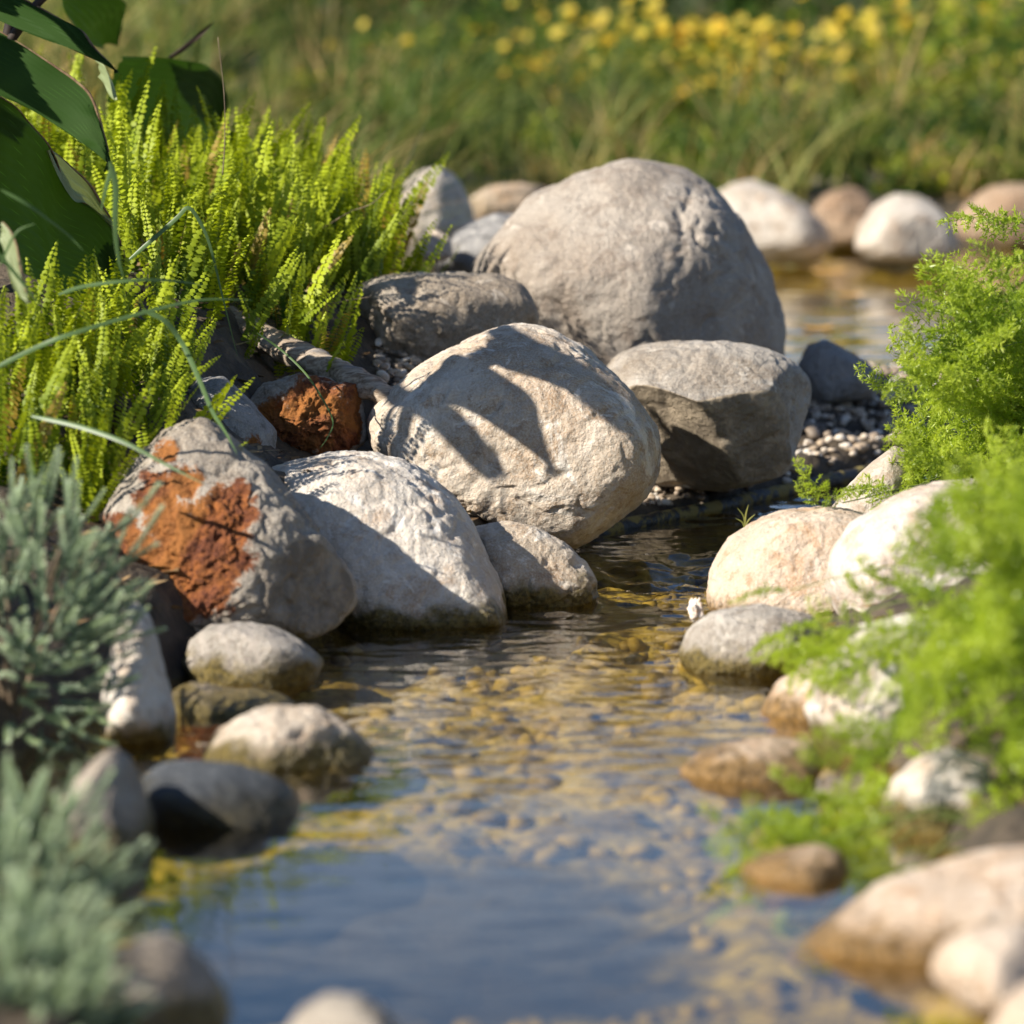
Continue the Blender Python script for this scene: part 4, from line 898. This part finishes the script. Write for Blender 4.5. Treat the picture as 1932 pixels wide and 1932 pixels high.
def sage(label, px, py, Y, rx_, ry_, rz_, count, seed):
    rs = np.random.RandomState(seed); c0 = at(px, py, Y); g = gz(c0[0], c0[1])
    par = empty('grey_leaved_bush', (c0[0], c0[1], g), label, 'bush', 'grey-leaved bushes at the lower left')
    for i in range(count):
        d = rs.normal(size=3); d[2] = d[2]*.9+.15; d[1] -= .35; d[0] += .2; d /= np.linalg.norm(d)
        q = c0+d*np.array([rx_, ry_, rz_])*rs.uniform(.5, .95)*(1+.25*perlin(np.array([d*2.2+seed]))[0])
        up = Vector(d*.9+np.array([rs.normal(0, .4), rs.normal(0, .4), .55])).normalized()
        o = bpy.data.objects.new('sprig', SG[rs.randint(6)]); COL.objects.link(o); o.parent = par
        o.matrix_local = Matrix.Translation(Vector(q)-par.location) @ up.to_track_quat('Z', 'Y').to_matrix().to_4x4() @ Matrix.Rotation(rs.uniform(0, 6.28), 4, 'Z') @ Matrix.Scale(rs.uniform(.65, 1.0), 4)
    for i in range(7):
        a = i*.9; e_ = np.array([.7*rx_*math.cos(a), .7*ry_*math.sin(a), rz_*.6+c0[2]-g])
        obj('stem', tube_mesh('stem', [(0, 0, -.02), e_*.5+np.array([0, 0, .02]), e_], [.006, .003], 12, 6), M_dry, par)
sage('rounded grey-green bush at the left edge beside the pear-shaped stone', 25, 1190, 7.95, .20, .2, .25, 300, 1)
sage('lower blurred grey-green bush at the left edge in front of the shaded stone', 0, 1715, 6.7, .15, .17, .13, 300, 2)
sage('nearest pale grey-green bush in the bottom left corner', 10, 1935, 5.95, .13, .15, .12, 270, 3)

# ------------------------------------------------------------------ far bank: grass, shrubs, flowers
def grass_mesh(name, X, Y, H, Wd, lean, tone, seed, nseg=4):
    rs = np.random.RandomState(seed); k = len(X); a = rs.uniform(0, 6.28, k); s = np.linspace(0, 1, nseg+1)
    Z = ground_h(X, Y)-.01
    lx_ = lean[:, 0][:, None]*s**1.8*H[:, None]; ly_ = lean[:, 1][:, None]*s**1.8*H[:, None]
    droop = (np.hypot(lean[:, 0], lean[:, 1])[:, None]*.35*s**2.5)*H[:, None]
    C = np.stack([X[:, None]+lx_, Y[:, None]+ly_, Z[:, None]+H[:, None]*s-droop], -1)
    wv = np.stack([np.cos(a), np.sin(a), 0*a], -1)[:, None]*(Wd[:, None]*(1-s**2*.95))[..., None]*.5
    V = np.stack([C-wv, C+wv], 2).reshape(k, -1, 3); i = np.arange(nseg)*2
    f0 = np.stack([i, i+1, i+3, i+2], -1); F = (f0[None]+(np.arange(k)*(nseg+1)*2)[:, None, None]).reshape(-1, 4)
    me = mesh_np(name, V.reshape(-1, 3), F); attr(me, 'tone', np.repeat(tone, (nseg+1)*2)); return me
M_grass = attr_leaf_mat('bank_grass', [(0, (.012, .028, .008)), (.35, (.065, .115, .024)), (.6, (.20, .235, .055)), (.8, (.38, .31, .12)), (1, (.56, .37, .17))], .35)
rs = np.random.RandomState(50)
def tufts(nt, xr, yr, per, hr, wr, seed, dry):
    rs = np.random.RandomState(seed); out = [[] for _ in range(6)]
    tx = rs.uniform(*xr, nt); ty = yr[0]+(yr[1]-yr[0])*rs.rand(nt)**1.25
    for x_, y_ in zip(tx, ty):
        k_ = rs.randint(per//2, per); h_ = rs.uniform(*hr); t_ = rs.choice([.02, .12, .3, .45, .62]); dr_ = rs.rand() < dry(x_)
        out[0].append(x_+rs.normal(0, .05, k_)); out[1].append(y_+rs.normal(0, .05, k_)); out[2].append(h_*rs.uniform(.55, 1.15, k_)); out[3].append(rs.uniform(*wr, k_))
        out[4].append(np.stack([rs.normal(.18, .55, k_), rs.normal(-.1, .5, k_)], -1)); out[5].append(np.clip(t_+rs.normal(0, .08, k_)+np.where(rs.rand(k_) < (.75 if dr_ else .05), .42, 0), 0, 1))
    return [np.concatenate(o_) for o_ in out]
X, Y, H, Wd_, ln_, ton = tufts(560, (-3.0, 4.0), (17.5, 25.5), 36, (.18, .72), (.006, .018), 61, lambda x: float(np.interp(x, [-2.2, -.8, .4, 1.6, 2.4], [.7, .42, .26, .34, .55])))
tag(obj('bank_grass', grass_mesh('bank_grass', X, Y, H, Wd_, ln_, ton, 1, 5), M_grass), 'long green and straw-coloured grass covering the far bank', 'grass', kind='stuff')
X, Y, H, Wd_, ln_, ton = tufts(210, (-2.4, -.35), (12.4, 17.5), 34, (.25, .62), (.004, .010), 62, lambda x: .4)
tag(obj('meadow_grass', grass_mesh('meadow_grass', X, Y, H, Wd_, ln_+np.array([.25, 0]), ton, 2, 5), M_grass), 'tall leaning grass with straw stems behind the ferns', 'grass', kind='stuff')

def leaf_cloud(C, N_, ext, size, rs, tone0, tone1, asp=.5):
    d = rs.normal(size=(N_, 3)); d /= np.linalg.norm(d, axis=1)[:, None]; r_ = rs.rand(N_)**.45
    P = d*r_[:, None]*np.array(ext)*(1+.35*perlin(d*2+rs.uniform(0, 40)))[:, None]; P[:, 2] = np.abs(P[:, 2])
    u = rs.normal(size=(N_, 3)); u[:, 2] = np.abs(u[:, 2])*.8; u /= np.linalg.norm(u, axis=1)[:, None]; v = np.cross(u, rs.normal(size=(N_, 3))); v /= np.linalg.norm(v, axis=1)[:, None]
    sz = size*rs.uniform(.6, 1.3, N_)[:, None]; w = np.cross(u, v)*sz*.12
    V = np.stack([P, P+u*sz*.5+v*sz*asp*.5+w, P+u*sz, P+u*sz*.5-v*sz*asp*.5+w], 1)
    F = np.arange(N_*4).reshape(-1, 4)
    return V.reshape(-1, 3), F, np.repeat(tone0+(tone1-tone0)*rs.rand(N_), 4), P
M_shrub = attr_leaf_mat('shrub_leaves', [(0, (.015, .035, .008)), (.4, (.07, .135, .018)), (.7, (.22, .27, .028)), (1, (.42, .40, .04))], .4)
M_flower = attr_leaf_mat('yellow_petals', [(0, (.55, .29, .015)), (.4, (.62, .43, .03)), (1, (.66, .54, .10))], .35)
M_orange = attr_leaf_mat('orange_petals', [(0, (.32, .06, .02)), (1, (.45, .14, .05))], .3)
M_purple = attr_leaf_mat('purple_petals', [(0, (.22, .16, .26)), (1, (.36, .30, .38))], .3)
def flowers_mesh(P, size, rs):
    k = len(P); V = []; F = []
    for p in P:
        nrm = np.array([rs.normal(-.3, .4), rs.normal(-.5, .4), 1.]); nrm /= np.linalg.norm(nrm); a = np.cross(nrm, [1, 0, .1]); a /= np.linalg.norm(a); b_ = np.cross(nrm, a); s_ = size*rs.uniform(.7, 1.3)
        i = len(V); V.append(p); m_ = 10
        for q in range(m_):
            r_ = s_*(1 if q % 2 else .62); V.append(p+(a*math.cos(q*.6283)+b_*math.sin(q*.6283))*r_+nrm*s_*.3)
        F += [(i, i+1+q, i+1+(q+1) % m_) for q in range(m_)]
    me = mesh_np('flowers', np.array(V), np.array(F)); attr(me, 'tone', np.repeat(rs.rand(k), 11)); return me
def shrub(label, px, Y, ext, nleaf, size, tones, flower=None, nfl=0, fsize=.02, seed=0, name='shrub', cat='shrub', group='shrubs on the far bank'):
    rs = np.random.RandomState(seed+900); X = Xat(px, Y); g = gz(X, Y)
    par = empty(name, (X, Y, g), label, cat, group)
    V, F, T, P = leaf_cloud(None, nleaf, ext, size, rs, *tones); me = mesh_np('foliage', V, F); attr(me, 'tone', T); o = obj('foliage', me, M_shrub, par); o['kind'] = 'stuff'
    for i in range(9):
        e_ = P[rs.randint(len(P))]; obj('stem', tube_mesh('stem', [(0, 0, -.02), e_*np.array([.4, .4, .6]), e_], [.008, .003], 8, 5), M_dry, par)
    if flower is not None:
        cand = P[np.argsort(-(P[:, 2]/ext[2]-.6*P[:, 1]/ext[1]+rs.normal(0, .6, len(P))))[:nfl*4]]; sel = cand[rs.choice(len(cand), nfl, replace=False)]*np.array([1.1, 1.15, 1.0])+np.array([0, -.05, size*1.2])
        o = obj('flowers', flowers_mesh(sel, fsize, rs), flower, par); o['kind'] = 'stuff'
    return par
shrub('yellow-flowered shrub left of centre at the top', 790, 20.6, (.40, .3, .46), 900, .06, (.15, .8), M_flower, 22, .028, 1, 'flowering_shrub')
shrub('dense yellow-flowered shrub at the top centre', 1170, 20.8, (.44, .35, .50), 1100, .06, (.15, .8), M_flower, 110, .034, 2, 'flowering_shrub')
shrub('brightest yellow-flowered shrub above the far pool', 1420, 20.6, (.44, .35, .50), 1100, .06, (.25, .9), M_flower, 150, .037, 3, 'flowering_shrub')
shrub('sparse yellow-flowered shrub behind the largest boulder', 985, 21.6, (.4, .35, .55), 900, .06, (.1, .7), M_flower, 34, .028, 4, 'flowering_shrub')
shrub('yellow-green leafy shrub with a few yellow blooms at the top right', 1660, 21.0, (.40, .35, .55), 1300, .07, (.3, 1.), M_flower, 50, .034, 5, 'flowering_shrub')
shrub('tall yellow-green shrub filling the top right corner', 1880, 20.6, (.42, .4, .70), 1600, .07, (.3, 1.), M_flower, 8, .024, 6)
shrub('low dark green shrub above the mirrored pale stone', 1760, 19.2, (.36, .3, .24), 900, .055, (.0, .6), None, 0, 0, 7)
shrub('low yellow-green shrub behind the sloping pale stone', 1500, 19.6, (.42, .3, .22), 900, .055, (.2, .9), None, 0, 0, 8)
shrub('rust-orange flowering shrub at the top left of centre', 730, 24.0, (.36, .3, .62), 900, .06, (.2, .6), M_orange, 44, .034, 9, 'flowering_shrub')
shrub('mauve-flecked grassy shrub at the top left', 560, 23.0, (.45, .3, .55), 900, .06, (.1, .6), M_purple, 18, .026, 10, 'flowering_shrub')
shrub('dark shrub behind the flowers at the top centre', 1220, 23.6, (.8, .5, .95), 1900, .08, (.0, .3), None, 0, 0, 11)
shrub('dark shrub rising behind the brightest yellow flowers', 1600, 23.4, (.9, .5, 1.0), 1900, .08, (.0, .4), None, 0, 0, 12)
shrub('dark shrub behind the orange flowers', 860, 24.2, (.9, .5, .95), 1900, .08, (.0, .3), None, 0, 0, 13)
shrub('dark shrub behind the grass at the top left', 330, 23.8, (.9, .5, .9), 1900, .08, (.0, .4), None, 0, 0, 14)
rs = np.random.RandomState(77); Vs, Fs, Ts = [], [], []; off = 0
for i in range(150):
    Y = 17.7+6.5*rs.rand()**1.2; X = rs.uniform(-2.4, 2.9); g = gz(X, Y); t0 = rs.choice([0., .1, .25, .45, .6]); e_ = rs.uniform(.08, .24)
    V, F, T, P = leaf_cloud(None, 150, (e_, e_, e_*rs.uniform(.7, 1.5)), .055, rs, t0, min(1, t0+.4), rs.choice([.25, .5]))
    Vs.append(V+np.array([X, Y, g])); Fs.append(F+off); Ts.append(T); off += len(V)
me = mesh_np('bank_herbs', np.vstack(Vs), np.vstack(Fs)); attr(me, 'tone', np.concatenate(Ts))
tag(obj('bank_herbs', me, M_shrub), 'mixed low leafy herbs growing through the far bank grass', 'herbs', kind='stuff')
# small turquoise marker among the flowers
p = at(1505, 8, 23.2)
V, F = tube([(0, 0, -.35), (0, 0, -.1), (0, 0, .0), (0, 0, .045)], [.005, .006, .03, .028], 20, 12)
par = empty('garden_marker', (p[0], p[1], p[2]-.35), 'small turquoise marker at the top edge above the yellow flowers', 'marker')
obj('stake', tube_mesh('stake', [(0, 0, -.12), (0, 0, .1), (0, 0, .32)], [.006], 8, 8), M_dry, par)
obj('marker_head', tube_mesh('marker_head', [(0, 0, .30), (0, 0, .32), (0, 0, .36), (0, 0, .38)], [.02, .04, .04, .015], 16, 14), plain_mat('turquoise', (.02, .30, .36), (.03, .38, .45), 20, .4), par)
# fallen leaves floating on the far pool
for (px, py, s_, lab) in ((1540, 622, .05, 'orange leaf floating on the far pool beside the largest boulder'), (1525, 500, .07, 'yellowish leaf floating below the pale sloping stone'),
                          (1560, 516, .06, 'second yellowish leaf floating in the far pool'), (1600, 560, .045, 'small tan leaf floating mid pool')):
    dep = PITCH-math.atan((966-py)/966*TH); Y = (CH-UPZ)/math.tan(dep); X = Xat(px, Y)
    t = np.linspace(0, 2*math.pi, 15)[:-1]; ring = np.stack([np.cos(t)*s_, np.sin(t)*s_*.55, .004*np.cos(2*t)+.006], -1)
    V = np.vstack([[0, 0, .004], ring]); F = np.array([(0, 1+i, 1+(i+1) % 14) for i in range(14)])
    tag(obj('floating_leaf', mesh_np('floating_leaf', V, F), plain_mat('fallen_leaf', (.50, .24, .05), (.62, .36, .10), 20, .6), loc=(X, Y, UPZ+.004)), lab, 'leaf', 'leaves floating on the far pool')

# ------------------------------------------------------------------ leaf litter packed between the stones
rs = np.random.RandomState(91); Vs, Fs, Ts = [], [], []; off = 0
lx = np.concatenate([rs.uniform(-.95, .05, 900), rs.uniform(.55, 1.1, 300)]); ly = np.concatenate([rs.uniform(8.4, 11.0, 900), rs.uniform(6.2, 10.4, 300)])
lz = ground_h(lx, ly); kk = lz > .02
for x_, y_, z_ in zip(lx[kk], ly[kk], lz[kk]):
    L_ = rs.uniform(.010, .035); w_ = L_*rs.uniform(.12, .5); a = rs.uniform(0, 6.28); c_, s_ = math.cos(a), math.sin(a)
    P = np.array([[-L_, 0, .002], [0, w_, .004+rs.uniform(0, .008)], [L_, 0, .003+rs.uniform(0, .012)], [0, -w_, .004]])
    Vs.append(np.stack([P[:, 0]*c_-P[:, 1]*s_+x_, P[:, 0]*s_+P[:, 1]*c_+y_, P[:, 2]+z_+.003], -1)); Fs.append(np.arange(4)+off); off += 4; Ts += [rs.rand()]*4
me = mesh_np('leaf_litter', np.vstack(Vs), np.array(Fs)); attr(me, 'tone', Ts)
tag(obj('leaf_litter', me, attr_leaf_mat('dead_leaves', [(0, (.04, .025, .015)), (.5, (.14, .085, .04)), (1, (.32, .22, .11))], .1)), 'dry leaf litter and bits between the bank stones', 'litter', kind='stuff')
